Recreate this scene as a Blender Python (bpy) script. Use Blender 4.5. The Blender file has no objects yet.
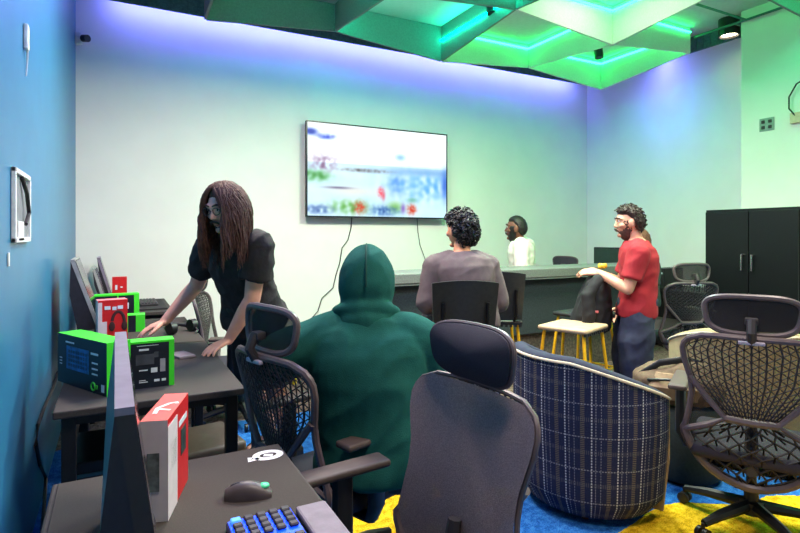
import bpy, bmesh, math, random
from math import sin, cos, pi, radians, sqrt, atan2, exp
from mathutils import Vector as V, Matrix, noise as mnoise
random.seed(7)
C = bpy.context.scene.collection
S = bpy.context.scene

# ------------------------------------------------------------------ camera geometry
CAM_H = 1.42; YAW = radians(27.8); F = 540.0; HY = 235.0
def ray(px):
    u = (px-400)/F
    return (sin(YAW)+cos(YAW)*u, cos(YAW)-sin(YAW)*u)
def at_d(px, py, d):
    a, b = ray(px); return V((a*d, b*d, CAM_H-(py-HY)*d/F))
def on_x(px, py, X):
    d = X/ray(px)[0]; return at_d(px, py, d)
def at_z(px, py, z):
    return at_d(px, py, (CAM_H-z)*F/(py-HY))

# ------------------------------------------------------------------ materials
def lin(c):
    return tuple(((x/255)/12.92 if x/255 <= .04045 else ((x/255+.055)/1.055)**2.4) for x in c)
MATS = {}
def mat(name, col, rough=.6, metal=0.0, var=.12, vs=30., bump=0.0, bs=200., emit=0.0, alpha=1.0, spec=.4):
    if name in MATS: return MATS[name]
    m = bpy.data.materials.new(name); m.use_nodes = True
    nt = m.node_tree; N = nt.nodes; L = nt.links
    p = N['Principled BSDF']; c = lin(col)
    p.inputs['Roughness'].default_value = rough; p.inputs['Metallic'].default_value = metal
    p.inputs['Specular IOR Level'].default_value = spec
    tc = N.new('ShaderNodeTexCoord')
    nz = N.new('ShaderNodeTexNoise'); nz.inputs['Scale'].default_value = vs; nz.inputs['Detail'].default_value = 4
    L.new(tc.outputs['Object'], nz.inputs['Vector'])
    rp = N.new('ShaderNodeValToRGB')
    rp.color_ramp.elements[0].position = .3; rp.color_ramp.elements[1].position = .7
    rp.color_ramp.elements[0].color = (*[max(0, x*(1-var)) for x in c], 1)
    rp.color_ramp.elements[1].color = (*[min(1, x*(1+var)) for x in c], 1)
    L.new(nz.outputs['Fac'], rp.inputs['Fac']); L.new(rp.outputs['Color'], p.inputs['Base Color'])
    if bump:
        n2 = N.new('ShaderNodeTexNoise'); n2.inputs['Scale'].default_value = bs; n2.inputs['Detail'].default_value = 3
        L.new(tc.outputs['Object'], n2.inputs['Vector'])
        b = N.new('ShaderNodeBump'); b.inputs['Strength'].default_value = bump; b.inputs['Distance'].default_value = .01
        L.new(n2.outputs['Fac'], b.inputs['Height']); L.new(b.outputs['Normal'], p.inputs['Normal'])
    if emit:
        p.inputs['Emission Color'].default_value = (*c, 1); p.inputs['Emission Strength'].default_value = emit
    if alpha < 1:
        # open weave: threads with holes between, as a fine checker of holes
        tr = N.new('ShaderNodeBsdfTransparent'); mx = N.new('ShaderNodeMixShader')
        mx.inputs[0].default_value = alpha
        L.new(tr.outputs[0], mx.inputs[1]); L.new(p.outputs[0], mx.inputs[2])
        L.new(mx.outputs[0], N['Material Output'].inputs['Surface'])
    MATS[name] = m
    return m

def plaid_mat():
    m = bpy.data.materials.new('plaid_tweed'); m.use_nodes = True
    N = m.node_tree.nodes; L = m.node_tree.links; p = N['Principled BSDF']
    p.inputs['Roughness'].default_value = .95; p.inputs['Specular IOR Level'].default_value = .1
    uv = N.new('ShaderNodeUVMap'); sep = N.new('ShaderNodeSeparateXYZ'); L.new(uv.outputs[0], sep.inputs[0])
    def math_(op, a, b=None):
        n = N.new('ShaderNodeMath'); n.operation = op
        for i, v in enumerate((a, b)):
            if v is None: continue
            if hasattr(v, 'type'): L.new(v, n.inputs[i])
            else: n.inputs[i].default_value = v
        return n.outputs[0]
    def stripe(src, period, off, width):
        f = math_('FRACT', math_('DIVIDE', math_('ADD', src, off), period))
        return math_('LESS_THAN', f, width/period)
    U, W = sep.outputs[0], sep.outputs[1]
    dashV = math_('LESS_THAN', math_('FRACT', math_('DIVIDE', W, .014)), .6)
    dashH = math_('LESS_THAN', math_('FRACT', math_('DIVIDE', U, .014)), .6)
    v1 = math_('MULTIPLY', stripe(U, .125, .02, .006), dashV)
    v1b = math_('MULTIPLY', math_('ADD', stripe(U, .125, .0, .004), stripe(U, .125, .10, .003)), dashV)
    v2 = math_('MULTIPLY', stripe(U, .125, .07, .020), math_('LESS_THAN', math_('FRACT', math_('DIVIDE', W, .009)), .45))
    h1 = math_('MULTIPLY', stripe(W, .16, .03, .005), dashH)
    h2 = math_('MULTIPLY', stripe(W, .16, .11, .02), math_('LESS_THAN', math_('FRACT', math_('DIVIDE', U, .009)), .4))
    nz = N.new('ShaderNodeTexNoise'); nz.inputs['Scale'].default_value = 160; L.new(uv.outputs[0], nz.inputs['Vector'])
    base = N.new('ShaderNodeMix'); base.data_type = 'RGBA'
    L.new(nz.outputs['Fac'], base.inputs[0])
    base.inputs['A'].default_value = (*lin((22, 27, 50)), 1); base.inputs['B'].default_value = (*lin((52, 58, 88)), 1)
    cur = base.outputs['Result']
    for msk, col, amt in ((v2, (128, 118, 92), .65), (h2, (104, 104, 104), .5), (v1b, (165, 168, 175), .6), (v1, (214, 218, 222), .75), (h1, (190, 194, 200), .42)):
        mx = N.new('ShaderNodeMix'); mx.data_type = 'RGBA'
        L.new(math_('MULTIPLY', msk, amt), mx.inputs[0]); L.new(cur, mx.inputs['A'])
        mx.inputs['B'].default_value = (*lin(col), 1); cur = mx.outputs['Result']
    L.new(cur, p.inputs['Base Color'])
    return m

# ------------------------------------------------------------------ mesh builder
class MB:
    def __init__(s): s.bm = bmesh.new(); s.uv = s.bm.loops.layers.uv.new('UVMap')
    def box(s, c, size, rot=None, bev=0.0, seg=2):
        r = bmesh.ops.create_cube(s.bm, size=1.0); vs = r['verts']
        bmesh.ops.scale(s.bm, vec=V(size), verts=vs)
        if bev:
            es = list({e for v in vs for e in v.link_edges})
            rb = bmesh.ops.bevel(s.bm, geom=es, offset=bev, segments=seg, affect='EDGES', profile=.5)
            vs = list({v for f in rb['faces'] for v in f.verts} | {v for v in vs if v.is_valid})
        M = Matrix.Translation(V(c))
        if rot is not None:
            M = M @ (rot if isinstance(rot, Matrix) else Matrix.Rotation(rot, 4, 'Z'))
        bmesh.ops.transform(s.bm, matrix=M, verts=vs); return s
    def ell(s, c, r, M=None, seg=20, rings=14):
        q = bmesh.ops.create_uvsphere(s.bm, u_segments=seg, v_segments=rings, radius=1.0)['verts']
        T = Matrix.Diagonal((*r, 1)) if hasattr(r, '__len__') else Matrix.Scale(r, 4)
        T = Matrix.Translation(V(c)) @ (M.to_4x4() if M is not None else Matrix.Identity(4)) @ T
        bmesh.ops.transform(s.bm, matrix=T, verts=q); return s
    def ring_faces(s, R, closed_caps=True, wrap=True):
        n = len(R[0])
        for a, b in zip(R, R[1:]):
            for i in range(n if wrap else n-1):
                j = (i+1) % n
                try: s.bm.faces.new((a[i], a[j], b[j], b[i]))
                except ValueError: pass
        if closed_caps:
            try: s.bm.faces.new(list(reversed(R[0])))
            except ValueError: pass
            try: s.bm.faces.new(R[-1])
            except ValueError: pass
    def tube(s, pts, rad, seg=10, round_=False, closed=False, flat=None):
        pts = [V(p) for p in pts]; n = len(pts)
        rad = [rad]*n if not hasattr(rad, '__len__') else list(rad)
        tang = []
        for i in range(n):
            if closed: t = pts[(i+1) % n]-pts[i-1]
            else: t = pts[min(i+1, n-1)]-pts[max(i-1, 0)]
            tang.append(t.normalized() if t.length > 1e-9 else V((0, 0, 1)))
        up = V((0, 0, 1)) if abs(tang[0].z) < .9 else V((1, 0, 0))
        nrm = (up-tang[0]*up.dot(tang[0])).normalized()
        P, Rr, T, Nn = [], [], [], []
        for i in range(n):
            nrm = (nrm-tang[i]*nrm.dot(tang[i]))
            nrm = nrm.normalized() if nrm.length > 1e-6 else tang[i].orthogonal().normalized()
            P.append(pts[i]); Rr.append(rad[i]); T.append(tang[i]); Nn.append(nrm.copy())
        if round_ and not closed:
            pre = []; post = []
            for a in (80, 55, 28):
                pre.append((P[0]-T[0]*Rr[0]*sin(radians(a)), Rr[0]*cos(radians(a)), T[0], Nn[0]))
            for a in (28, 55, 80):
                post.append((P[-1]+T[-1]*Rr[-1]*sin(radians(a)), Rr[-1]*cos(radians(a)), T[-1], Nn[-1]))
            allr = pre+list(zip(P, Rr, T, Nn))+post
        else: allr = list(zip(P, Rr, T, Nn))
        R = []
        for p, r, t, nn in allr:
            b = t.cross(nn); k = flat or 1.0
            R.append([s.bm.verts.new(p+nn*(cos(2*pi*i/seg)*r)+b*(sin(2*pi*i/seg)*r*k)) for i in range(seg)])
        if closed:
            R.append(R[0]); s.ring_faces(R, False)
        else: s.ring_faces(R)
        return s
    def loft(s, rings, seg=28, e=2.4):
        R = []
        for c, a, b in rings:
            row = []
            for i in range(seg):
                t = 2*pi*i/seg; x, y = cos(t), sin(t)
                x = abs(x)**(2/e)*(1 if x > 0 else -1); y = abs(y)**(2/e)*(1 if y > 0 else -1)
                row.append(s.bm.verts.new(V(c)+V(a)*x+V(b)*y))
            R.append(row)
        s.ring_faces(R); return s
    def lathe(s, prof, seg=24, c=(0, 0, 0)):
        c = V(c); R = [[s.bm.verts.new(c+V((r*cos(2*pi*i/seg), r*sin(2*pi*i/seg), z))) for i in range(seg)] for r, z in prof]
        s.ring_faces(R); return s
    def prism(s, poly, fn, h0, h1):
        """poly of 2D points, fn(u,v,h)->3D"""
        a = [s.bm.verts.new(V(fn(u, v, h0))) for u, v in poly]; b = [s.bm.verts.new(V(fn(u, v, h1))) for u, v in poly]
        s.bm.faces.new(a); s.bm.faces.new(list(reversed(b))); n = len(poly)
        for i in range(n): s.bm.faces.new((a[i], b[i], b[(i+1) % n], a[(i+1) % n]))
        return s
    def quad(s, *p):
        s.bm.faces.new([s.bm.verts.new(V(q)) for q in p]); return s
    def sheet(s, fn, nu, nv, thick=0.0, nfn=None, uvfn=None):
        """grid of fn(u,v), u,v in 0..1; with thickness along nfn if given"""
        G = [[s.bm.verts.new(V(fn(i/nu, j/nv))) for j in range(nv+1)] for i in range(nu+1)]
        if thick:
            H = []
            for i in range(nu+1):
                row = []
                for j in range(nv+1):
                    n = V(nfn(i/nu, j/nv)); row.append(s.bm.verts.new(G[i][j].co+n*thick))
                H.append(row)
        for i in range(nu):
            for j in range(nv):
                f = s.bm.faces.new((G[i][j], G[i+1][j], G[i+1][j+1], G[i][j+1]))
                if uvfn:
                    for l, (a, b) in zip(f.loops, ((i, j), (i+1, j), (i+1, j+1), (i, j+1))): l[s.uv].uv = uvfn(a/nu, b/nv)
                if thick:
                    f = s.bm.faces.new((H[i][j], H[i][j+1], H[i+1][j+1], H[i+1][j]))
                    if uvfn:
                        for l, (a, b) in zip(f.loops, ((i, j), (i, j+1), (i+1, j+1), (i+1, j))): l[s.uv].uv = uvfn(a/nu, b/nv)
        if thick:
            def side(seq):
                for (a, b) in zip(seq, seq[1:]):
                    f = s.bm.faces.new((G[a[0]][a[1]], G[b[0]][b[1]], H[b[0]][b[1]], H[a[0]][a[1]]))
                    if uvfn:
                        for l, q in zip(f.loops, (a, b, b, a)): l[s.uv].uv = uvfn(q[0]/nu, q[1]/nv)
            side([(i, 0) for i in range(nu+1)]); side([(i, nv) for i in range(nu+1)])
            side([(0, j) for j in range(nv+1)]); side([(nu, j) for j in range(nv+1)])
        return s
    def build(s, name, m, parent=None, smooth=False, loc=None):
        bmesh.ops.recalc_face_normals(s.bm, faces=s.bm.faces)
        me = bpy.data.meshes.new(name); s.bm.to_mesh(me); s.bm.free()
        if smooth:
            me.polygons.foreach_set('use_smooth', [True]*len(me.polygons))
            try: me.set_sharp_from_angle(angle=radians(42))
            except Exception: pass
        for x in (m if isinstance(m, (list, tuple)) else [m]): me.materials.append(x)
        o = bpy.data.objects.new(name, me); C.objects.link(o)
        if parent is not None: o.parent = parent
        if loc is not None: o.location = loc
        return o
    def fuse(s, name, m, parent, voxel=.006, it=4, fac=.5, wr=0.0, wf=12., seed=0):
        """one continuous surface from overlapping closed shapes"""
        o = s.build('fuse_tmp', m)
        r = o.modifiers.new('r', 'REMESH'); r.mode = 'VOXEL'; r.voxel_size = voxel; r.adaptivity = 0
        if it:
            q = o.modifiers.new('s', 'SMOOTH'); q.iterations = it; q.factor = fac
        dg = bpy.context.evaluated_depsgraph_get(); me = bpy.data.meshes.new_from_object(o.evaluated_get(dg))
        old = o.data; bpy.data.objects.remove(o); bpy.data.meshes.remove(old)
        me.name = name
        if wr:
            vn = [v.normal.copy() for v in me.vertices]
            for v, n in zip(me.vertices, vn):
                p = v.co
                a = mnoise.noise(V((p.x*wf+seed, p.y*wf, p.z*wf*.55)))
                b = 1-abs(mnoise.noise(V((p.x*wf*.8+3+seed, p.y*wf*.8+p.z*4, p.z*wf*.9-p.x*5))))*2
                v.co = p+n*(wr*(a*.6+b*.6))
        me.polygons.foreach_set('use_smooth', [True]*len(me.polygons))
        me.materials.clear(); me.materials.append(m)
        o = bpy.data.objects.new(name, me); C.objects.link(o); o.parent = parent
        return o

def tag(o, label=None, cat=None, group=None, kind=None):
    if label: o['label'] = label
    if cat: o['category'] = cat
    if group: o['group'] = group
    if kind: o['kind'] = kind
    return o
def thing(name, label, cat, loc=(0, 0, 0), rz=0.0, group=None):
    o = bpy.data.objects.new(name, None); C.objects.link(o); o.empty_display_size = .1
    o.location = loc; o.rotation_euler = (0, 0, rz); tag(o, label, cat, group); return o
def struct(name, mb, m, parent=None, smooth=False):
    o = mb.build(name, m, parent, smooth)
    if parent is None: o['kind'] = 'structure'
    return o
def copy_tree(o, parent=None):
    c = o.copy(); C.objects.link(c)
    if parent is not None: c.parent = parent
    for ch in list(o.children): copy_tree(ch, c)
    return c
def place(proto, used, loc, rz, label, group=None):
    o = proto if not used else copy_tree(proto)
    o.location = loc; o.rotation_euler = (0, 0, rz); o['label'] = label
    if group: o['group'] = group
    return o
def yaw_of(f): return atan2(-f[0], f[1])      # local +Y turned onto f
def lerp(a, b, t): return a+(b-a)*t
def interp(tab, z):
    tab = sorted(tab)
    if z <= tab[0][0]: return tab[0][1]
    for (a, p), (b, q) in zip(tab, tab[1:]):
        if z <= b: return lerp(p, q, (z-a)/(b-a))
    return tab[-1][1]

# common materials
M_black = mat('black_plastic', (26, 26, 28), .45)
M_dark = mat('charcoal_plastic', (48, 44, 46), .5)
M_frame = mat('grey_brown_plastic', (88, 76, 78), .4)
M_weave = mat('woven_chair_mesh', (128, 112, 113), .5, var=.3, vs=260, bump=.25, bs=420, alpha=.985)
M_open = mat('open_chair_mesh', (60, 54, 52), .8, alpha=.5)
M_fabric = mat('padded_charcoal_fabric', (44, 40, 52), .75, var=.25, vs=300, bump=.2, bs=500)
M_chrome = mat('brushed_chrome', (200, 200, 200), .25, 1.0)
M_white = mat('white_plastic', (225, 225, 222), .4)
M_steel = mat('black_steel', (24, 24, 25), .4, .3)

# ------------------------------------------------------------------ setting
XL, XR, YB, YF, ZC = -.35, 6.70, 6.27, -2.6, 3.92
M_wall = mat('white_painted_wall', (228, 225, 218), .85, var=.025, vs=3, bump=.06, bs=160)
M_blue = mat('blue_painted_wall', (46, 112, 148), .36, var=.06, vs=5, bump=.05, bs=120)
M_ceil = mat('ceiling_paint', (190, 196, 198), .8, var=.05)
M_fin = mat('grey_felt_fin', (120, 122, 120), .85, var=.1, vs=60)
M_fin_lit = mat('lit_felt_fin', (205, 208, 205), .8, var=.06, vs=60)  # same felt as the grey fins, coloured paler where the cells are lit
struct('wall_left', MB().box((XL-.1, (YB+YF)/2, ZC/2), (.2, YB-YF+.4, ZC)), M_blue)
struct('wall_back', MB().box(((XL+XR)/2, YB+.1, ZC/2), (XR-XL, .2, ZC)), M_wall)
struct('wall_right', MB().box((XR+.1, (YB+YF)/2, ZC/2), (.2, YB-YF+.4, ZC)), M_wall)
struct('wall_front', MB().box(((XL+XR)/2, YF-.1, ZC/2), (XR-XL, .2, ZC)), M_wall)
GX = 6.2
struct('wall_side', MB().box(((GX+XR)/2, (YF+3.57)/2, ZC/2), (XR-GX, 3.57-YF, ZC), bev=.004), M_wall)
struct('ceiling', MB().box(((XL+XR)/2, (YB+YF)/2, ZC+.1), (XR-XL+.4, YB-YF+.4, .2)), M_ceil)

# floor: one carpet with large blue, yellow and brown-grey shapes woven in (the shapes are stored on the mesh as smooth fields)
def carpet_fields(x, y):
    w = .10*mnoise.noise(V((x*1.6, y*1.6, 3.1)))
    def ell(cx, cy, a, b, ang):
        dx, dy = x-cx, y-cy; c, s_ = cos(ang), sin(ang)
        return 1+w*3-((dx*c+dy*s_)/a)**2-((-dx*s_+dy*c)/b)**2
    brown = max(min(y-2.9-w, x-1.4), y-4.2-w)
    yel = max(min(ell(2.62, 1.22, .95, .62, -.25), -ell(2.98, 1.93, .34, .26, -.4)), ell(1.25, 2.5, .5, .42, .3), ell(1.84, 2.33, .12, .10, 0), ell(4.4, .9, .8, .5, .3), ell(.2, .4, .5, .6, 0))
    return yel, brown
fl = MB(); q = .06
fc = fl.bm.loops.layers.color.new('shapes')
nx = int(round((XR-XL)/q)); ny = int((YB-YF)/q)+1
gv = [[fl.bm.verts.new((XL+i*(XR-XL)/nx, YF+j*(YB-YF)/ny, 0)) for j in range(ny+1)] for i in range(nx+1)]
gf_ = {v: carpet_fields(v.co.x, v.co.y) for row in gv for v in row}
for i in range(nx):
    for j in range(ny):
        f = fl.bm.faces.new((gv[i][j], gv[i+1][j], gv[i+1][j+1], gv[i][j+1]))
        for l in f.loops:
            a, b = gf_[l.vert]; l[fc] = (max(0, min(1, .5+a*.5)), max(0, min(1, .5+b*.5)), 0, 1)
def carpet():
    m = bpy.data.materials.new('patterned_carpet'); m.use_nodes = True
    N = m.node_tree.nodes; L = m.node_tree.links; p = N['Principled BSDF']; p.inputs['Roughness'].default_value = .95
    p.inputs['Specular IOR Level'].default_value = .05
    tc = N.new('ShaderNodeTexCoord'); n1 = N.new('ShaderNodeTexNoise'); n1.inputs['Scale'].default_value = 150; n1.inputs['Detail'].default_value = 2
    n2 = N.new('ShaderNodeTexNoise'); n2.inputs['Scale'].default_value = 28; n2.inputs['Detail'].default_value = 5
    for n in (n1, n2): L.new(tc.outputs['Object'], n.inputs['Vector'])
    def math_(op, a, b):
        n = N.new('ShaderNodeMath'); n.operation = op
        for i, v in enumerate((a, b)):
            if hasattr(v, 'type'): L.new(v, n.inputs[i])
            else: n.inputs[i].default_value = v
        return n.outputs[0]
    pile = math_('MULTIPLY', math_('ADD', n1.outputs['Fac'], n2.outputs['Fac']), .5)
    def ramp(c1, c2, c3):
        r = N.new('ShaderNodeValToRGB'); e = r.color_ramp.elements
        e[0].position = .40; e[0].color = (*lin(c1), 1); e[1].position = .62; e[1].color = (*lin(c3), 1)
        x = e.new(.5); x.color = (*lin(c2), 1); L.new(pile, r.inputs['Fac']); return r.outputs['Color']
    vc = N.new('ShaderNodeVertexColor'); vc.layer_name = 'shapes'
    sp = N.new('ShaderNodeSeparateColor'); L.new(vc.outputs[0], sp.inputs[0])
    def gate(x):
        # colours are stored as bytes in sRGB: linear .214 is the half way mark
        return math_('GREATER_THAN', math_('ADD', x, math_('MULTIPLY', n2.outputs['Fac'], .04)), .234)
    cur = ramp((24, 70, 130), (34, 96, 168), (62, 124, 186))
    for x, cols in ((sp.outputs[1], ((58, 48, 44), (106, 88, 78), (128, 120, 108))), (sp.outputs[0], ((164, 128, 16), (216, 172, 26), (234, 196, 56)))):
        mx = N.new('ShaderNodeMix'); mx.data_type = 'RGBA'; L.new(gate(x), mx.inputs[0]); L.new(cur, mx.inputs['A']); L.new(ramp(*cols), mx.inputs['B']); cur = mx.outputs['Result']
    L.new(cur, p.inputs['Base Color'])
    b = N.new('ShaderNodeBump'); b.inputs['Strength'].default_value = .4; b.inputs['Distance'].default_value = .01
    L.new(n1.outputs['Fac'], b.inputs['Height']); L.new(b.outputs['Normal'], p.inputs['Normal'])
    return m
struct('floor', fl, carpet())

# perimeter valances hiding the blue wall-washing strips
M_val = mat('valance_panel', (70, 110, 112), .7, var=.25, vs=40)
def ribbed(x0, y0, x1, y1, z0, z1, t):
    m = MB(); a, b = V((x0, y0, 0)), V((x1, y1, 0)); L_ = (b-a).length; d = (b-a).normalized(); ang = atan2(d.y, d.x)
    m.box(((x0+x1)/2, (y0+y1)/2, (z0+z1)/2), (L_, t, z1-z0), ang)
    for k in range(int(L_/.09)):
        p = a+d*(.045+k*.09); m.box((p.x, p.y, (z0+z1)/2), (.03, t+.016, z1-z0-.01), ang)
    return m
struct('trim_1', ribbed(XL, 6.0, 6.42, 6.0, 3.72, ZC, .02), M_val)
struct('trim_2', ribbed(6.44, 3.58, 6.44, 6.0, 3.72, ZC, .02), M_val)
struct('trim_3', ribbed(-.1, YF, -.1, 5.98, 3.72, ZC, .02), M_val)

# ceiling grid of hanging fins, sloping between low and high crossings
GXs = [.77, 2.11, 3.46, 4.81, 6.15]; GYs = [5.5, 4.14, 2.8, 1.45, .1]
def nz_(i, j): return 3.50 if (i+j) % 2 == 0 else 3.62
FT = 3.90
tn = 4
def led(name, col, e): return mat(name, col, .5, emit=e)
M_ledg = led('green_led', (30, 255, 110), 26.)
M_ledw = led('white_led', (235, 255, 240), 14.)
M_ledc = led('cyan_led', (0, 255, 190), 70.)
def fin(x0, y0, z0, x1, y1, z1, m=None):
    global tn
    mb = MB(); d = V((x1-x0, y1-y0, 0)).normalized(); n = V((-d.y, d.x, 0))*.012
    P = []
    for s_ in (-1, 1):
        P.append([mb.bm.verts.new(V(p)+n*s_) for p in ((x0, y0, z0), (x1, y1, z1), (x1, y1, FT+.015), (x0, y0, FT+.015))])
    mb.bm.faces.new(P[0]); mb.bm.faces.new(list(reversed(P[1])))
    for k in range(4): mb.bm.faces.new((P[0][k], P[1][k], P[1][(k+1) % 4], P[0][(k+1) % 4]))
    o = struct('trim_%d' % tn, mb, m or M_fin); tn += 1
    return o
fins = {}
for j, y in enumerate(GYs):
    for i in range(4):
        # crossing index counted from the far right corner
        i0, i1 = 4-i, 4-(i+1)
        m = M_fin_lit if (j <= 1 and GXs[i] > 3.4) else M_fin
        fins['x', i, j] = fin(GXs[i]+.013, y, nz_(i0, j), GXs[i+1]-.013, y, nz_(i1, j), m)
for i, x in enumerate(GXs):
    for j in range(4):
        if (i, j) == (4, 1): continue
        m = M_fin_lit if (x > 4.7 and j <= 1) else M_fin
        fins['y', i, j] = fin(x, GYs[j]-.013, nz_(4-i, j), x, GYs[j+1]+.013, nz_(4-i, j+1), m)
def strip(parent, x0, y0, x1, y1, z, m):
    d = V((x1-x0, y1-y0, 0)).normalized()*.03
    mb = MB(); mb.tube([(x0+d.x, y0+d.y, z), (x1-d.x, y1-d.y, z)], .009, 6); mb.build('led_strip', m, parent)
def cell_strips(i, j, m, sides='NESW', z=3.86):
    """cell with far right corner at crossing (i, j)"""
    x1, x0, y1, y0 = GXs[i], GXs[i-1], GYs[j], GYs[j+1]; e = .026
    if 'N' in sides: strip(fins['x', i-1, j], x0, y1-e, x1, y1-e, z, m)
    if 'E' in sides: strip(fins['y', i, j], x1-e, y0, x1-e, y1, z, m)
    if 'S' in sides: strip(fins['x', i-1, j+1], x0, y0+e, x1, y0+e, z, m)
    if 'W' in sides: strip(fins['y', i-1, j], x0+e, y0, x0+e, y1, z, m)
cell_strips(4, 0, M_ledg); cell_strips(3, 0, M_ledg)
cell_strips(3, 1, M_ledg)
cell_strips(4, 1, M_ledg, 'NS'); cell_strips(2, 0, M_ledc, 'SWE', 3.74); cell_strips(2, 1, M_ledc, 'NW', 3.74); cell_strips(1, 0, M_ledc, 'S', 3.74); cell_strips(1, 1, M_ledc, 'NW', 3.74)
cell_strips(4, 2, M_ledg, 'NESW'); cell_strips(3, 2, M_ledg, 'NS'); cell_strips(4, 3, M_ledg, 'NESW')

for (xa, ya, xb, yb_) in ((6.17, 3.62, 6.42, 3.62), (5.2, 3.5, 6.17, 3.5), (6.17, 3.0, 6.17, 4.1)):
    struct('trim_%d' % tn, MB().tube([(xa, ya, 3.80), (xb, yb_, 3.80)], .014, 6), mat('green_grey_rail', (60, 120, 105), .5)); tn += 1
# spotlights and downlight
def spot(x, y, label):
    r = thing('ceiling_spotlight', label, 'light', (x, y, ZC))
    MB().lathe([(.04, -.001), (.04, -.02), (.012, -.022), (.012, -.08)], 16).build('mount', M_black, r, True)
    MB().tube([(0, 0, -.07), (0, -.02, -.21)], .055, 16).build('housing', M_black, r, True)
p = at_d(491, 30, 5.6); spot(p.x, p.y, 'small black spotlight hanging in the green lit cell left of the brightest ceiling cell')
p = at_d(598, 57, 7.0); spot(p.x, p.y, 'small black spotlight hanging in the cell nearest the far corner of the room')
r = thing('downlight', 'round black ceiling downlight glowing warm white beside the green wall', 'light', (*at_d(729, 30, 6.25).xy, ZC))
MB().lathe([(.11, -.001), (.11, -.2), (.095, -.2), (.09, -.15), (.01, -.149)], 24).build('housing', M_black, r, True)
MB().lathe([(.088, -.16), (.088, -.175), (.02, -.185)], 24).build('lamp_lens', led('warm_lamp', (255, 236, 200), 18), r, True)
r = thing('ceiling_light_panel', 'square white light panel set in the brightest ceiling cell', 'light', (4.14, 3.55, ZC))
MB().box((0, 0, -.012), (.86, .86, .022), bev=.004).build('panel_frame', M_white, r)
MB().box((0, 0, -.0265), (.8, .8, .006)).build('diffuser', led('panel_glow', (245, 255, 226), 6.5), r)

# ------------------------------------------------------------------ wall things
# recessed media box, hook, camera on the left wall
y0, y1 = 2.48, 2.98
r = thing('recessed_wall_box', 'white recessed cable box set into the blue wall', 'wall box', (XL, 2.70, 1.535))
fr = MB()
for (cy, cz, sy, sz) in ((0, .135, .42, .02), (0, -.135, .42, .02), (-.2, 0, .02, .29), (.2, 0, .02, .29)): fr.box((.009, cy, cz), (.016, sy, sz), bev=.003)
fr.build('frame', M_white, r)
MB().box((.003, 0, 0), (.004, .39, .26)).build('recess', mat('recess_grey', (120, 122, 124), .7), r)
MB().box((.011, -.07, -.1), (.012, .14, .08), bev=.003).build('socket_plate', M_white, r)
MB().tube([(.012, -.02, .12), (.02, .05, .06), (.022, .1, -.02), (.02, .02, -.07)], .008, 8).build('cable', M_dark, r, True)
r = thing('adhesive_hook', 'white adhesive strip with a dangling tail high on the blue wall', 'hook', at_d(24, 45, 2.4)*1)
r.location.x = XL; r.location.y = 2.82; r.location.z = 2.275
MB().box((.01, 0, 0), (.018, .045, .11), bev=.006).build('pad', M_white, r)
MB().tube([(.012, .01, -.04), (.01, .03, -.08), (.008, .035, -.11), (.006, .03, -.16)], [.006, .005, .004, .003], 6).build('tail', M_white, r, True)
r = thing('security_camera', 'small white and black camera in the corner of blue and white walls', 'camera', (XL+.02, 6.1, 3.36))
MB().box((.01, .1, 0), (.06, .07, .13), bev=.012).build('mount', M_white, r)
MB().tube([(.05, .07, 0), (.09, .02, -.01)], .035, 16).build('lens_housing', M_black, r, True)
tag(MB().box((XL+.004, 2.42, 1.33), (.006, .02, .05), bev=.002).build('wall_patch', M_white), 'tiny white scrap stuck to the blue wall below the recessed box', 'scrap')
# outlet and socket on green-lit wall
a, b = ray(767); d = GX/a
r = thing('wall_outlet', 'double power outlet on the green lit wall above the cabinet', 'outlet', (GX, b*d, CAM_H+(HY-124.5)*d/F))
MB().box((-.004, 0, 0), (.006, .15, .14), bev=.004).build('cover_plate', mat('outlet_plate', (130, 150, 140), .4), r)
for yy in (-.035, .035):
    for zz in (-.03, .03): MB().box((-.0085, yy, zz), (.004, .035, .035), bev=.006).build('socket', M_dark, r)
a, b = ray(797); d = GX/a
r = thing('cable_socket', 'small pale socket box with a looping black cable on the green wall', 'socket', (GX, b*d, CAM_H+(HY-118)*d/F))
MB().box((-.02, -.01, 0), (.036, .12, .11), bev=.005).build('socket_box', mat('beige_box', (205, 175, 150), .5), r)
MB().tube([(-.03, .0, .02), (-.05, .05, .10), (-.05, .05, .22), (-.05, -.02, .34), (-.045, -.12, .38)], .008, 8).build('cable', M_black, r, True)

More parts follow.
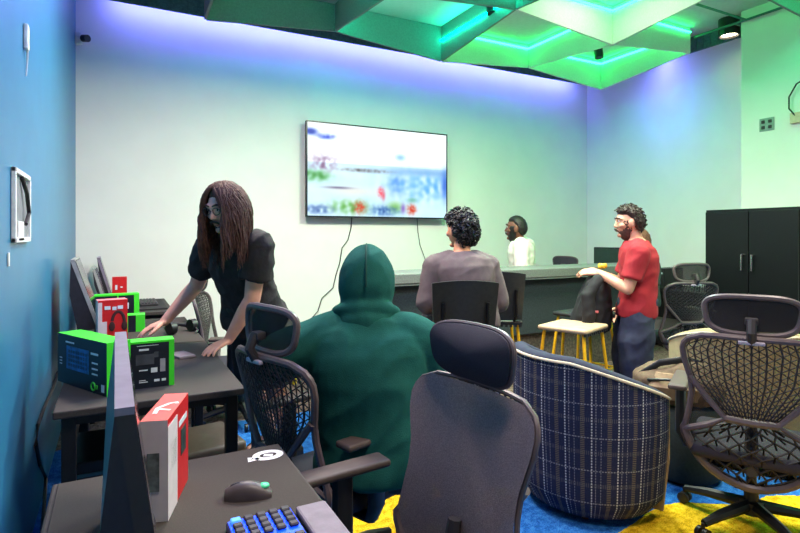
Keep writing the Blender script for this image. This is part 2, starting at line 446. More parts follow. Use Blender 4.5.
# television
TX0, TX1, TZ0, TZ1 = 1.99, 3.96, 1.635, 2.775
r = thing('television', 'large wall mounted television showing a bright game scene', 'television', ((TX0+TX1)/2, YB, (TZ0+TZ1)/2))
hw, hh = (TX1-TX0)/2, (TZ1-TZ0)/2
MB().box((0, -.04, 0), (.7, .078, .5), bev=.01).build('wall_mount', M_black, r)
MB().box((0, -.1, 0), (hw*2, .045, hh*2), bev=.006).build('casing', M_black, r)
bz = MB(); w = .016
for (cx, cz, sx, sz) in ((0, hh-w/2, hw*2, w), (0, -hh+w/2, hw*2, w), (-hw+w/2, 0, w, hh*2-2*w), (hw-w/2, 0, w, hh*2-2*w)): bz.box((cx, -.1255, cz), (sx, .006, sz))
bz.build('bezel', mat('bezel_black', (18, 26, 38), .3), r)
def tv_col(u, v):
    """u left->right, v bottom->top : pale sky, waterfall, foliage, splashes"""
    n = lambda s_, k=0: mnoise.noise(V((u*s_*1.77, v*s_, k)))
    c = V((.97, .99, 1.0))
    def blend(col, t):
        nonlocal c
        t = max(0., min(1., t)); c = c*(1-t)+V(col)*t
    g = lambda cu, cv, su, sv: exp(-((u-cu)/su)**2-((v-cv)/sv)**2)
    if v < .58: blend((.80, .92, .97), .7+.3*n(5, 1))
    blend((.62, .76, .9), g(.85, .53, .35, .05)*.9)
    blend((.45, .72, .93), g(.82, .36, .22, .14)*(.55+.9*n(14, 2)+.3*sin(u*90)))
    blend((.35, .6, .92), g(.61, .38, .06, .10)*(.6+.6*n(18, 8)))
    blend((.25, .45, .85), g(.99, .4, .03, .16)*.8)
    blend((.55, .75, .95), g(.64, .69, .035, .035)*.7)
    blend((.45, .40, .45), g(.38, .515, .14, .018)*(.75+.9*n(24, 3)))
    blend((.15, .25, .75), g(.02, .90, .035, .03)*1.3); blend((.25, .35, .85), g(.12, .86, .05, .025)*1.4*(.7+.6*n(20, 9)))
    blend((.6, .45, .62), g(.1, .57, .08, .08)*(.5+1.2*n(20, 4)))
    blend((.25, .62, .25), g(.04, .43, .1, .05)*(.8+.8*n(16, 5)))
    blend((.92, .9, .88), g(.3, .28, .22, .06)*.8)
    blend((.45, .4, .55), g(.2, .31, .08, .012)*.8)
    blend((.95, .45, .55), g(.495, .28, .018, .05)*(1.0+.9*n(40, 6))); blend((.9, .4, .5), g(.515, .24, .012, .05)*.8)
    blend((.45, .72, .35), g(.28, .1, .12, .07)*(.7+.9*n(18, 7))); blend((.5, .75, .3), g(.6, .11, .05, .06)*.7)
    blend((.25, .45, .72), g(.52, .07, .09, .05)*(.8+.8*n(26, 1))); blend((.2, .35, .65), g(.07, .07, .08, .04)*(.7+.9*n(22, 2)))
    blend((.5, .75, .7), g(.73, .2, .04, .03)*.8)
    blend((.85, .28, .12), g(.345, .1, .035, .055)*(.9+.9*n(34, 3))); blend((.85, .25, .15), g(.725, .09, .03, .05)*(.95+.9*n(34, 4)))
    blend((.6, .4, .8), g(.66, .1, .015, .05)*.8)
    return c*.74+V((.26, .26, .26))
SN, SM = 190, 108
mb = MB(); cl = mb.bm.loops.layers.color.new('screen')
gv = [[mb.bm.verts.new((-hw+w+(2*hw-2*w)*i/SN, -.124, -hh+w+(2*hh-2*w)*j/SM)) for j in range(SM+1)] for i in range(SN+1)]
cc = [[tv_col(i/SN, j/SM) for j in range(SM+1)] for i in range(SN+1)]
for i in range(SN):
    for j in range(SM):
        f = mb.bm.faces.new((gv[i][j], gv[i+1][j], gv[i+1][j+1], gv[i][j+1]))
        for l, (a, b) in zip(f.loops, ((i, j), (i+1, j), (i+1, j+1), (i, j+1))): l[cl] = (*[max(0, min(1, x)) for x in cc[a][b]], 1)
ms = bpy.data.materials.new('screen_picture'); ms.use_nodes = True
N = ms.node_tree.nodes; at = N.new('ShaderNodeVertexColor'); at.layer_name = 'screen'
gm = N.new('ShaderNodeGamma'); gm.inputs[1].default_value = 2.0
ms.node_tree.links.new(at.outputs[0], gm.inputs[0])
ms.node_tree.links.new(gm.outputs[0], N['Principled BSDF'].inputs['Emission Color']); N['Principled BSDF'].inputs['Emission Strength'].default_value = 1.25
N['Principled BSDF'].inputs['Base Color'].default_value = (.01, .01, .01, 1)
TV_MAT = ms
mb.build('screen', ms, r)
# hanging cables of the television
def wallpt(px, py):
    a, b = ray(px); d = (YB-.012)/b; return (a*d, YB-.012, CAM_H-(py-HY)*d/F)
tag(MB().tube([wallpt(*q) for q in ((352, 216), (351, 228), (348, 240), (342, 248), (340, 262), (336, 275), (333, 288), (322, 298), (318, 311), (312, 318))], .006, 6).build('power_cable', M_black, None, True),
    'black cable wandering down the wall under the left half of the television', 'cable')
tag(MB().tube([wallpt(*q) for q in ((417, 217), (418, 232), (420, 245), (424, 256), (428, 268))], .0045, 6).build('power_cable', M_black, None, True),
    'short thin black cable under the right half of the television', 'cable')

# ------------------------------------------------------------------ storage cabinet
CX, CY0, CY1, CH = 5.7, 2.74, 3.66, 1.69
r = thing('storage_cabinet', 'tall black two door metal cabinet with chrome handles', 'cabinet', (CX, (CY0+CY1)/2, 0))
M_cab = mat('black_cabinet', (13, 16, 18), .4, .2, var=.2, vs=90)
hwc = (CY1-CY0)/2
MB().box((.235, 0, CH/2), (.45, hwc*2, CH), bev=.004).build('body', M_cab, r)
for s_ in (-1, 1):
    dr = MB().box((-.004, s_*hwc*.495, CH/2+.02), (.02, hwc*.975, CH-.09), bev=.004).build('door', M_cab, r)
    MB().tube([(-.012, s_*.05, 1.06), (-.05, s_*.05, 1.06), (-.05, s_*.05, 1.22), (-.012, s_*.05, 1.22)], .010, 8).build('handle', M_chrome, dr, True)

# ------------------------------------------------------------------ office chair
def make_chair(fr_r=1.0):
    root = thing('office_chair', '', 'chair', group='mesh office chairs')
    W = [(.27, .06), (.30, .14), (.36, .205), (.43, .245), (.49, .272), (.58, .252), (.68, .236), (.75, .240), (.85, .268), (.90, .272), (.935, .258), (.955, .225), (.965, .19)]
    def hwz(z): return interp(W, z)
    def P(s_, z, off=0.0):
        y = -.27-(z-.45)*.13+.55*s_*s_+(.06*max(0, .45-z)/.18)+.03*sin((z-.27)*pi/.7)
        return V((s_, y+off, z))
    # outline
    zs = [W[0][0]+(W[-1][0]-W[0][0])*k/30 for k in range(31)]
    loop = [P(hwz(z), z) for z in zs]+[P(x, .968) for x in (.12, .04, -.04, -.12)]+[P(-hwz(z), z) for z in reversed(zs)]+[P(x, .262) for x in (-.02, .02)]
    rad = [.021 if q.z < .52 else .014*fr_r for q in loop]
    fr = MB(); fr.tube(loop, rad, 8, closed=True)
    nb = MB()
    for s_ in (-1, 1):
        fr.tube([P(s_*.243, .76, -.01), P(s_*.17, .67, -.022), P(s_*.098, .59, -.028), P(s_*.17, .545, -.025), P(s_*.268, .495, -.008)], .0145, 8)
    fr.tube([P(-.1, .59, -.028), P(0, .588, -.032), P(.1, .59, -.028)], .0165, 8)
    fo = fr.build('back_frame', M_frame, root, True)
    # woven sheet filling the whole outline
    mb = MB()
    mb.sheet(lambda u, v: P((u*2-1)*hwz(lerp(.28, .962, v)), lerp(.28, .962, v), .012), 24, 40)
    mb.build('back_mesh', M_weave_used, root, True)
    # moulded lattice behind it
    lt = MB()
    def inner(z): return interp([(.59, .085), (.68, .165), (.76, .228), (.9, .255), (.955, .225)], z)
    n = 9
    for k in range(-n, n+1):
        t = k/n
        lt.tube([P(t*inner(z), z, -.004) for z in [.59+.37*q/12 for q in range(13)]], .0026 if k % 2 else .0042, 5)
    rows = 20
    for a in range(rows):
        z0, z1 = .6+.35*a/rows, .6+.35*(a+1)/rows
        for k in range(-n, n):
            s0, s1 = (k, k+1) if (a+k) % 2 else (k+1, k)
            lt.tube([P(s0/n*inner(z0), z0, -.004), P(s1/n*inner(z1), z1, -.004)], .0025, 4)
    def innl(z): return interp([(.285, .09), (.31, .14), (.42, .215), (.48, .235), (.5, .22), (.575, .085)], z)
    rows = 9
    for a in range(rows):
        z0, z1 = .285+.285*a/rows, .285+.285*(a+1)/rows
        for k in range(-5, 5):
            s0, s1 = (k, k+1) if (a+k) % 2 else (k+1, k)
            lt.tube([P(s0/5*innl(z0), z0, -.004), P(s1/5*innl(z1), z1, -.004)], .0045, 4)
            lt.tube([P(s1/5*innl(z0), z0, -.004), P(s1/5*innl(z1), z1, -.004)], .004, 4)
    lt.build('back_lattice', M_dark, root, True)
    # headrest
    hz, hhh, hww = 1.065, .083, .178
    def H(t, off=0.0, k=1.0):
        x, z = cos(t), sin(t); e = 2/3.4
        x = abs(x)**e*(1 if x > 0 else -1); z = abs(z)**e*(1 if z > 0 else -1)
        sx = x*hww*k*(1+.08*z); return V((sx, -.315+.9*sx*sx+off-.03*(z > 0)*0, hz+z*hhh*k-.05*sx*sx*8*0))
    hf = MB(); hf.tube([H(2*pi*k/44) for k in range(44)], .0135*fr_r, 8, closed=True)
    ho = hf.build('headrest_frame', M_frame, root, True)
    pad = MB(); seg = 40
    front = [[pad.bm.verts.new(H(2*pi*i/seg, .012+.040*(1-k*k), min(1.0, k*1.02))) for i in range(seg)] for k in (.97, .9, .75, .5, .25, .05)]
    back = [[pad.bm.verts.new(H(2*pi*i/seg, -.002, k)) for i in range(seg)] for k in (.97, .6, .05)]
    pad.ring_faces(list(reversed(back))+front)
    pad.build('headrest_pad', M_pad_used, root, True)
    po = MB(); po.tube([P(0, .95, -.012), V((0, -.375, 1.0)), V((0, -.352, 1.05))], .019, 8)
    po.box((0, -.338, 1.045), (.05, .04, .03), bev=.006)
    po.build('headrest_post', M_dark, root, True)
    MB().box(P(0, .952, -.022), (.10, .02, .016), bev=.005).build('top_clip', mat('lilac_grey_plastic', (150, 145, 160), .4), root)
    # lumbar spine joining back to seat
    MB().tube([P(0, .59, .03), P(0, .45, .045), V((0, -.2, .35)), V((0, -.1, .34))], [.02, .028, .034, .04], 8).build('back_spine', M_dark, root, True)
    st = MB()
    st.box((0, -.0, .405), (.5, .47, .075), bev=.034, seg=4)
    st.build('seat', M_fabric, root, True)
    MB().box((0, -.01, .345), (.34, .34, .05), bev=.015).build('seat_mechanism', M_black, root, True)
    for s_ in (-1, 1):
        ar = MB(); ar.box((s_*.305, .0, .672), (.085, .36, .026), bev=.011, seg=3)
        ao = ar.build('armrest', mat('armrest_pad', (74, 62, 56), .6), root, True)
        sp = MB(); sp.tube([(s_*.19, -.02, .345), (s_*.28, -.02, .36), (s_*.305, -.02, .42), (s_*.305, -.02, .66)], [.018, .022, .026, .024], 8, flat=1.5)
        sp.build('arm_support', M_black, ao, True)
    MB().lathe([(.022, .10), (.022, .33)], 14).lathe([(.032, .09), (.032, .2)], 14).build('gas_lift', M_black, root, True)
    bs = MB(); bs.lathe([(.055, .075), (.05, .13), (.02, .135)], 16)
    for k in range(5):
        a = 2*pi*k/5+.3
        bs.tube([(.03*cos(a), .03*sin(a), .11), (.2*cos(a), .2*sin(a), .095), (.31*cos(a), .31*sin(a), .075)], [.03, .024, .017], 8)
    bo = bs.build('star_base', M_black, root, True)
    for k in range(5):
        a = 2*pi*k/5+.3; c = V((.315*cos(a), .315*sin(a), .029)); t = V((-sin(a), cos(a), 0))
        cs = MB()
        for s_ in (-1, 1): cs.tube([c+t*s_*.008, c+t*s_*.026], .028, 14)
        cs.tube([c+V((0, 0, .02)), c+V((0, 0, .05))], .009, 8)
        cs.build('caster', M_black, bo, True)
    return root
M_weave_used = M_weave; M_pad_used = M_fabric
chair = make_chair(.6)
# a second build with an open, see-through back sheet for chairs seen from behind
M_weave_used = M_open; M_pad_used = mat('open_headrest_mesh', (36, 33, 34), .8, var=.3, vs=200, alpha=.72)
chair_open = make_chair()
f1 = (.965, .26); place(chair_open, False, (.80, 2.12, 0), yaw_of(f1), 'office chair the person in the green hoodie is sitting in, its back towards the desks')
a = radians(-174); f2 = (cos(a), sin(a)); b2 = V((.90, 1.325, 0))
place(chair, False, (b2.x+f2[0]*.25, b2.y+f2[1]*.25, 0), yaw_of(f2), 'nearest office chair with a smooth woven back in the middle foreground')
f4 = V((1.04, .58)).normalized()
place(chair_open, True, (2.735, 1.525, 0), yaw_of(f4), 'office chair seen from behind at the right edge beside the plaid armchair')
place(chair_open, True, (4.92, 3.50, 0), yaw_of((.35, .95)), 'far office chair standing left of the tall black cabinet')
place(chair, True, (5.35, 5.16, 0), yaw_of((1, .2)), 'office chair behind the counter, only its headrest showing over the worktop')
place(chair_open, True, (.86, 4.28, 0), yaw_of((.9, -.3)), 'office chair behind the standing long haired person')

# ------------------------------------------------------------------ desks
M_desk = mat('brown_grey_desk', (56, 49, 45), .75, var=.18, vs=120, bump=.08, bs=400)
def make_desk(x0, x1, y0, y1, label, group='gaming desks along the blue wall'):
    r = thing('desk', label, 'desk', ((x0+x1)/2, (y0+y1)/2, 0), group=group)
    w, l = x1-x0, y1-y0
    MB().box((0, 0, .735), (w, l, .03), bev=.006).build('tabletop', M_desk, r)
    for sx in (-1, 1):
        for sy in (-1, 1):
            MB().box((sx*(w/2-.05), sy*(l/2-.06), .36), (.05, .05, .72), bev=.004).build('leg', M_steel, r)
    fr = MB()
    for sy in (-1, 1): fr.box((0, sy*(l/2-.06), .70), (w-.1, .04, .038))
    fr.box((-(w/2-.05), 0, .62), (.02, l-.12, .2))
    fr.build('under_frame', M_steel, r); return r
make_desk(-.15, .465, .50, 1.72, 'nearest desk in the left foreground with keyboard and mouse')
make_desk(-.21, .505, 2.41, 3.59, 'desk between the near desk and the standing person, with green edged boxes')
make_desk(-.21, .505, 3.61, 4.75, 'desk the standing person leans on beyond the green boxes')
make_desk(-.21, .46, 5.16, 6.22, 'farthest desk in the row against the back wall')
# mat on the near desk
r = thing('desk_mat', 'dark brown grey desk mat with a white emblem in its corner', 'desk mat', (.16, 1.11, .7505))
M_mat = mat('mat_cloth', (58, 51, 46), .9, var=.2, vs=300, bump=.1, bs=600)
MB().box((0, 0, .002), (.59, 1.19, .004), bev=.0015).build('mat_cloth', M_mat, r)
lg = MB(); c = at_z(268, 455, .755)-V(r.location)
ring = [(c.x+.036*cos(t), c.y+.027*sin(t), .0052) for t in [2*pi*k/28 for k in range(28)]]
lg.tube(ring, .0006, 8, closed=True, flat=17)
lg.tube([(c.x-.03, c.y-.012, .0052), (c.x-.06, c.y-.02, .0052), (c.x-.052, c.y+.004, .0052)], .0006, 8, flat=13)
lg.tube([(c.x-.012, c.y+.004, .0052), (c.x+.012, c.y-.008, .0052)], .0006, 8, flat=15)
lo = lg.build('emblem', M_white, r)
for v in lo.data.vertices: v.co.z = .0042+(.0008 if v.co.z > .0052 else 0)
lo['label'] = 'white round emblem'

# mouse
r = thing('computer_mouse', 'dark computer mouse with a green glint on the near desk mat', 'mouse', (.30, 1.395, .7546), radians(72))
mb = MB()
R = []
for k in range(13):
    t = k/12; y = lerp(-.058, .058, t); wd = .031*(sin(pi*(.06+.88*t))**.42)*(1-.10*sin(pi*t)**2); hgt = .040*(sin(pi*(.04+.86*(t*.92+.02)))**.7)
    R.append([mb.bm.verts.new((wd*cos(pi*i/12)*(1.0), y, max(.0, hgt*sin(pi*i/12)**.8 if 0 < i < 12 else 0))) for i in range(13)])
mb.ring_faces(R)
mb.build('shell', mat('mouse_shell', (70, 62, 62), .45), r, True)
MB().tube([(0, .022, .034), (0, .040, .029)], .0055, 8, True).build('scroll_wheel', M_black, r, True)
MB().ell((0, -.038, .0255), (.013, .014, .0065)).build('rear_glint', mat('painted_glint', (70, 200, 140), .4, emit=.15), r)  # green hue of the rear shell, drawn as a faintly glowing spot

# keyboard (columns along Y), wrist rest
r = thing('gaming_keyboard', 'black keyboard with glowing blue keys at the bottom of the picture', 'keyboard', (.295, 1.045, .7546))
MB().box((0, 0, .009), (.15, .43, .018), bev=.004).build('case', mat('keyboard_case', (30, 36, 90), .35), r)
MB().box((0, 0, .0188), (.142, .42, .0012)).build('backlight', mat('key_glow_blue', (14, 70, 255), .5, emit=1.9), r)
M_key = mat('keycap', (30, 30, 44), .45)
for col in range(18):
    y = .198-col*.0235
    for row in range(5):
        if col in (4,) or (col == 0 and row in (0,)): continue
        kx = -.056+row*.028
        MB().box((kx, y, .0245), (.0215, .0185, .009), bev=.003, seg=1).build('key', M_key, r)
MB().box((-.056, .198, .0245), (.022, .0185, .009), bev=.003).build('volume_knob', mat('key_glow_pale', (70, 140, 255), .4, emit=1.2), r)
r = tag(MB().box((.418, 1.045, .7630), (.075, .43, .0165), bev=.006).build('wrist_rest', mat('lilac_grey_foam', (122, 112, 122), .7, bump=.1)), 'lilac grey wrist rest in front of the blue lit keyboard', 'wrist rest')
tag(MB().box((.325, 3.20, .7576), (.09, .15, .0145), .3, bev=.004).build('wrist_rest', MATS['lilac_grey_foam']), 'small lilac grey pad on the desk by the standing person', 'wrist rest')

# ------------------------------------------------------------------ monitors
M_mon = mat('monitor_shell', (44, 40, 46), .32, var=.15, vs=50)
M_monb = mat('monitor_edge_lit', (128, 118, 134), .35)  # lilac paints the light falling on the dark monitor edges
M_scr = mat('dark_screen', (12, 14, 20), .12)
def make_monitor(label, ylen, zt, zb, base_z, loc, tilt, back=.06, vents=True, edge=M_monb, side=None, group='monitors along the desks', rz=0.):
    """faces +X, leaning back by tilt over its height; local origin on the desk"""
    r = thing('monitor', label, 'monitor', loc, rz, group)
    h = zt-zb
    def X(v): return tilt*(1-v)          # front face, v 0 bottom .. 1 top
    prof = [(X(0), zb), (X(1), zt), (X(1)-.022, zt), (X(.5)-.022-back*.6, zb+h*.5), (X(0)-back, zb)]
    m = MB(); m.prism(prof, lambda u, v, hh_: (u, hh_, v), -ylen/2, ylen/2); m.build('casing', M_mon, r)
    e = MB(); ed = .012
    e.prism([(X(1)-.023, zt+.001), (X(1)+.002, zt+.001), (X(1)+.002, zt-.010), (X(1)-.023, zt-.010)], lambda u, v, hh_: (u, hh_, v), -ylen/2-.001, ylen/2+.001)
    e.build('bezel', edge, r)
    for s_ in (-1, 1):
        e = MB()
        e.prism([(X(0)-.022, zb), (X(1)-.022, zt-.0105), (X(1)+.002, zt-.0105), (X(0)+.002, zb)], lambda u, v, hh_: (u, s_*(ylen/2-.003)+hh_, v), -.004, .004)
        e.build('side_bezel', side or edge, r)
    s = MB()
    s.prism([(-ylen/2+.014, .03), (ylen/2-.014, .03), (ylen/2-.014, .97), (-ylen/2+.014, .97)], lambda u, v, hh_: (X(v)+hh_, u, zb+h*v), -.001, .002)
    s.build('screen', M_scr, r)
    if vents:
        v_ = MB()
        for k in range(int(ylen/.03)):
            y = -ylen/2+.02+k*.03; v_.box((X(0)-back*.97, y, zb+.03), (.014, .012, .07))
        v_.build('vent_grille', mat('vent_teal', (70, 110, 118), .5), r)
    n = MB(); n.tube([(X(.4)-.03, 0, zb+h*.35), (X(0)-.02, 0, zb), (X(0)-.02, 0, base_z+.01)], [.02, .024, .026], 10)
    n.build('stand_neck', M_mon, r, True)
    MB().box((X(0)-.02, 0, base_z+.007), (.16, .2, .013), bev=.005).build('stand_base', M_mon, r)
    return r
make_monitor('nearest monitor seen edge on in the left foreground beside a red box', .66, 1.18, .852, .7546, (.022, 1.17, 0), .045, .068, side=mat('monitor_side_dark', (50, 44, 44), .4))
make_monitor('leaning black monitor with a grey edge behind the red headset box', .50, 1.265, .82, .7502, (-.225, 4.19, 0), .145, .13, False, edge=mat('grey_edge', (150, 148, 145), .4))
make_monitor('shortest of the three leaning black monitors in the far row', .40, 1.14, .85, .7502, (-.15, 5.42, 0), .08, .04, False, edge=mat('grey_edge', (150, 148, 145), .4))
make_monitor('farthest black monitor near the corner of the room', .36, 1.205, .86, .7502, (-.13, 5.98, 0), .10, .05, False)

# ------------------------------------------------------------------ boxes
M_green = mat('neon_green_card', (62, 214, 44), .5, var=.03)
M_bdark = mat('dark_printed_card', (18, 26, 38), .4, var=.3, vs=12)
M_red = mat('red_printed_card', (196, 30, 34), .4, var=.08)
M_coral = mat('coral_card', (226, 92, 82), .5, var=.05)
M_pw = mat('white_printed_card', (208, 196, 198), .5, var=.06)
M_ink = mat('white_ink', (205, 214, 220), .5)
M_inkb = mat('blue_ink', (28, 92, 150), .4, var=.5, vs=25)
M_inkg = mat('green_ink', (70, 200, 60), .5)
M_inkd = mat('dark_grey_ink', (62, 66, 74), .5, var=.3, vs=30)
def carton(name, label, cat, loc, rz, w, d, h, faces, group=None):
    """front face is local -Y; faces = dict of material per side"""
    r = thing(name, label, cat, loc, rz, group)
    ms = [faces.get(k, faces['all']) for k in ('front', 'back', 'left', 'right', 'top', 'bottom')]
    mb = MB(); mb.box((0, 0, h/2), (w, d, h))
    for f in mb.bm.faces:
        n = f.normal; f.normal_update(); n = f.normal
        f.material_index = 0 if n.y < -.5 else 1 if n.y > .5 else 2 if n.x < -.5 else 3 if n.x > .5 else 4 if n.z > .5 else 5
    mb.build('carton', ms, r); return r
def decal(r, name, m, rects, face='front', w=0, d=0, h=0, lab=None):
    mb = MB()
    for (u0, v0, u1, v1) in rects:
        if face == 'front': c, s_ = ((u0+u1)/2*w-w/2, -d/2-.0007, (v0+v1)/2*h), ((u1-u0)*w, .001, (v1-v0)*h)
        elif face == 'right': c, s_ = (w/2+.0007, (u0+u1)/2*d-d/2, (v0+v1)/2*h), (.001, (u1-u0)*d, (v1-v0)*h)
        else: c, s_ = ((u0+u1)/2*w-w/2, (v0+v1)/2*d-d/2, h+.0007), ((u1-u0)*w, (v1-v0)*d, .001)
        mb.box(c, s_)
    o = mb.build(name, m, r)
    if lab: o['label'] = lab
    return o
DZ = .7503
# big keyboard box
pA0, pA1 = V((-.235, 2.93)), V((-.03, 2.535)); dv = (pA1-pA0); w = .44; dn = V((-dv.y, dv.x)).normalized()   # away from camera
ang = atan2(dv.y, dv.x); d, h = .10, .222
cen = (pA0+pA1)/2+dn*d/2
r = carton('keyboard_box', 'largest dark box with bright green top, at the blue wall left of the nearest monitor', 'box', (cen.x, cen.y, DZ), ang, w, d, h, dict(all=M_bdark, top=M_green, right=M_green), 'green edged boxes')
decal(r, 'printed_picture', M_inkb, [(.2, .32, .66, .78)], w=w, d=d, h=h)
decal(r, 'printed_text', M_ink, [(.18, .84, .36, .87), (.7, .72, .84, .76), (.72, .55, .83, .58), (.72, .44, .83, .47), (.72, .34, .83, .37), (.9, .06, .955, .2), (.05, .5, .1, .52), (.05, .44, .1, .46), (.05, .38, .1, .40)], w=w, d=d, h=h)
decal(r, 'printed_picture', M_inkd, [(.24+.05*k, .38+.09*q, .275+.05*k, .44+.09*q) for k in range(8) for q in range(4)], w=w, d=d, h=h)
lg = MB(); lg.tube([(.25*w+.016*cos(t), -d/2-.001, .12*h+.016*sin(t)) for t in [2*pi*k/20 for k in range(20)]], .004, 6, closed=True)
lg.tube([(.25*w+.03, -d/2-.001, .09*h), (.25*w+.035, -d/2-.001, .16*h)], .004, 6); lg.build('emblem', M_inkg, r)
# second box, its right hand green edge visible
w, d, h = .215, .085, .205
r = carton('mouse_box', 'dark box with green right edge under the standing person\'s outstretched hand', 'box', (.125, 2.65, DZ), 0.02, w, d, h, dict(all=M_bdark, top=M_green, right=M_green), 'green edged boxes')
decal(r, 'green_border', M_green, [(.90, 0, 1, 1), (0, .955, .9, 1)], w=w, d=d, h=h)
decal(r, 'printed_text', M_ink, [(.34, .80, .52, .84), (.34, .37, .5, .395), (.56, .32, .68, .42), (.62, .12, .72, .17), (.76, .12, .84, .17), (.34, .12, .5, .14), (.34, .16, .46, .175), (.3, .9, .7, .91)], w=w, d=d, h=h)
decal(r, 'printed_panel', mat('grey_ink', (150, 150, 158), .5), [(.73, .32, .83, .6)], w=w, d=d, h=h)
decal(r, 'printed_picture', M_inkd, [(.28, .5, .62, .72), (.62, .64, .7, .76)], w=w, d=d, h=h)
# red and white headset box by near monitor
w, d, h = .06, .22, .235
c = V((.098, 1.475))
r = carton('headset_box', 'coral topped red and white box standing right of the nearest monitor', 'box', (c.x+.015, c.y+.0, .7550), radians(-18), w, d, h, dict(all=M_red, top=M_coral, front=M_pw, left=M_pw, right=M_red), 'red headset boxes')
tp = MB(); z = h+.0008
tp.tube([(-.012, -.06, z), (-.016, -.015, z), (.004, .02, z), (.02, .028, z), (.022, .015, z)], .0006, 8, flat=9)
tp.tube([(-.018, -.02, z), (.018, -.035, z)], .0006, 8, flat=8)
tp.build('top_emblem', mat('pale_pink_ink', (250, 215, 210), .5), r)
decal(r, 'printed_picture', mat('box_photo_grey', (96, 104, 104), .5, var=.5, vs=60), [(.25, .3, .7, .68)], w=w, d=d, h=h)
decal(r, 'side_panel', M_pw, [(.0, .0, .42, .93)], 'right', w, d, h)
decal(r, 'side_picture', mat('box_photo_dark', (44, 60, 56), .4, var=.6, vs=40), [(.12, .45, .36, .72), (.6, .42, .85, .7)], 'right', w, d, h)
decal(r, 'side_text', M_ink, [(.5, .76, .9, .82)], 'right', w, d, h)
# red headset box on far desk
w, d, h = .165, .1, .265
r = carton('headset_box', 'red box with a headset picture beside the leaning monitor', 'box', (-.02, 3.86, DZ), radians(8), w, d, h, dict(all=M_red, top=mat('pink_card', (220, 120, 130), .5), left=M_pw), 'red headset boxes')
hp = MB(); cx, cz = .03, .10
hp.tube([(cx+.035*cos(t), -d/2-.001, cz+.02+.07*sin(t)) for t in [pi*k/14-.2 for k in range(15)]], .009, 6, flat=.15)
hp.ell((cx-.035, -d/2-.001, cz), (.017, .002, .03)).ell((cx+.035, -d/2-.001, cz), (.017, .002, .03)); hp.build('headset_picture', mat('picture_brown', (58, 30, 32), .5), r, True)
decal(r, 'printed_text', M_ink, [(.22, .78, .42, .86), (.48, .76, .62, .84), (.66, .78, .84, .86)], w=w, d=d, h=h)
decal(r, 'printed_panel', M_pw, [(0, .0, .14, .95), (.14, 0, .3, .5)], w=w, d=d, h=h)
w, d, h = .12, .09, .285
r = carton('headset_box', 'small red box near the back wall behind the green boxes', 'box', (.035, 5.6, DZ), 0, w, d, h, dict(all=M_red), 'red headset boxes')
decal(r, 'printed_text', M_ink, [(.2, .6, .35, .75), (.55, .66, .7, .7)], w=w, d=d, h=h)
w, d, h = .30, .09, .225
r = carton('keyboard_box', 'dark box with green edges standing behind the red headset box', 'box', (.01, 4.62, DZ), radians(3), w, d, h, dict(all=M_bdark, top=M_green, right=M_green), 'green edged boxes')
decal(r, 'green_border', M_green, [(.88, 0, 1, 1), (0, .95, .88, 1), (.50, 0, .53, .95)], w=w, d=d, h=h)
decal(r, 'printed_text', M_ink, [(.62, .7, .66, .8), (.72, .5, .76, .7), (.64, .3, .68, .42), (.74, .2, .8, .3)], w=w, d=d, h=h)
w, d, h = .2, .12, .115
r = carton('mouse_box', 'low dark box with green top just in front of another green edged box', 'box', (.085, 4.22, DZ), radians(-3), w, d, h, dict(all=M_bdark, top=M_green, right=M_green), 'green edged boxes')
decal(r, 'green_border', M_green, [(.72, 0, 1, 1), (.45, .0, .48, 1)], w=w, d=d, h=h)

# keyboard tray on farthest desk
tag(MB().box((.26, 5.68, .7575), (.32, .78, .012), bev=.004).build('desk_mat', mat('black_mat', (34, 32, 32), .8)), 'black mat spread on the farthest desk', 'desk mat')
r = thing('keyboard', 'small dark keyboard on the farthest desk mat', 'keyboard', (.28, 5.72, .7637))
MB().box((0, 0, .01), (.15, .42, .02), bev=.005).build('case', M_dark, r)
kk = MB()
for k in range(14):
    for q in range(5): kk.box((-.056+q*.028, -.19+k*.029, .023), (.022, .023, .008), bev=.002, seg=1)
kk.build('keycaps', M_black, r)
# headset lying on the desk beyond
r = thing('headset', 'black headset lying on the desk in front of the standing person', 'headset', (.40, 3.98, .7502), .5)
MB().tube([(.085*cos(t), .085*sin(t)+.02, .025+.02*sin(t)) for t in [pi*k/16 for k in range(17)]], .013, 8, True).build('headband', M_black, r, True)
for s_ in (-1, 1):
    cu = MB(); cu.tube([(s_*.06, -.01, .042), (s_*.1, -.01, .042)], .042, 18, False); cu.build('ear_cup', M_black, r, True)
MB().tube([(.09, -.03, .03), (.06, -.1, .015), (.02, -.13, .012)], .006, 6, True).build('microphone', M_dark, r, True)
r = thing('computer_mouse', 'black mouse under the far hand of the standing person', 'mouse', (.19, 3.565, .7502), 1.6); r.scale = (1, 1, 1.5)
MB().ell((0, 0, .014), (.03, .056, .018)).build('shell', M_black, r, True)

# PC tower and cables under the desks
r = thing('computer_tower', 'dark computer tower under the desk by the blue wall', 'computer', (-.08, 2.86, 0))
MB().box((0, 0, .24), (.19, .42, .43), bev=.006).build('case', M_black, r)
pv = MB()
for k in range(9): pv.box((0, -.2125, .08+k*.04), (.15, .006, .014))
pv.build('front_vent', mat('vent_teal_dark', (58, 92, 96), .45), r)
for sx in (-1, 1):
    for sy in (-1, 1): MB().box((sx*.07, sy*.17, .0125), (.03, .03, .025)).build('foot', M_black, r)
tag(MB().tube([on_x(*q, -.338) for q in ((58, 372), (53, 388), (45, 405), (38, 425), (36, 445), (40, 465), (46, 478))]+[(-.3, 2.98, .02), (-.25, 3.0, .012)], .009, 8).build('power_cable', M_black, None, True), 'black cable hanging down the blue wall behind the desks', 'cable')
r = thing('power_strip', 'power strip on the floor against the blue wall', 'power strip', (-.26, 2.62, 0))
MB().box((0, 0, .022), (.07, .34, .042), bev=.006).build('housing', M_dark, r)
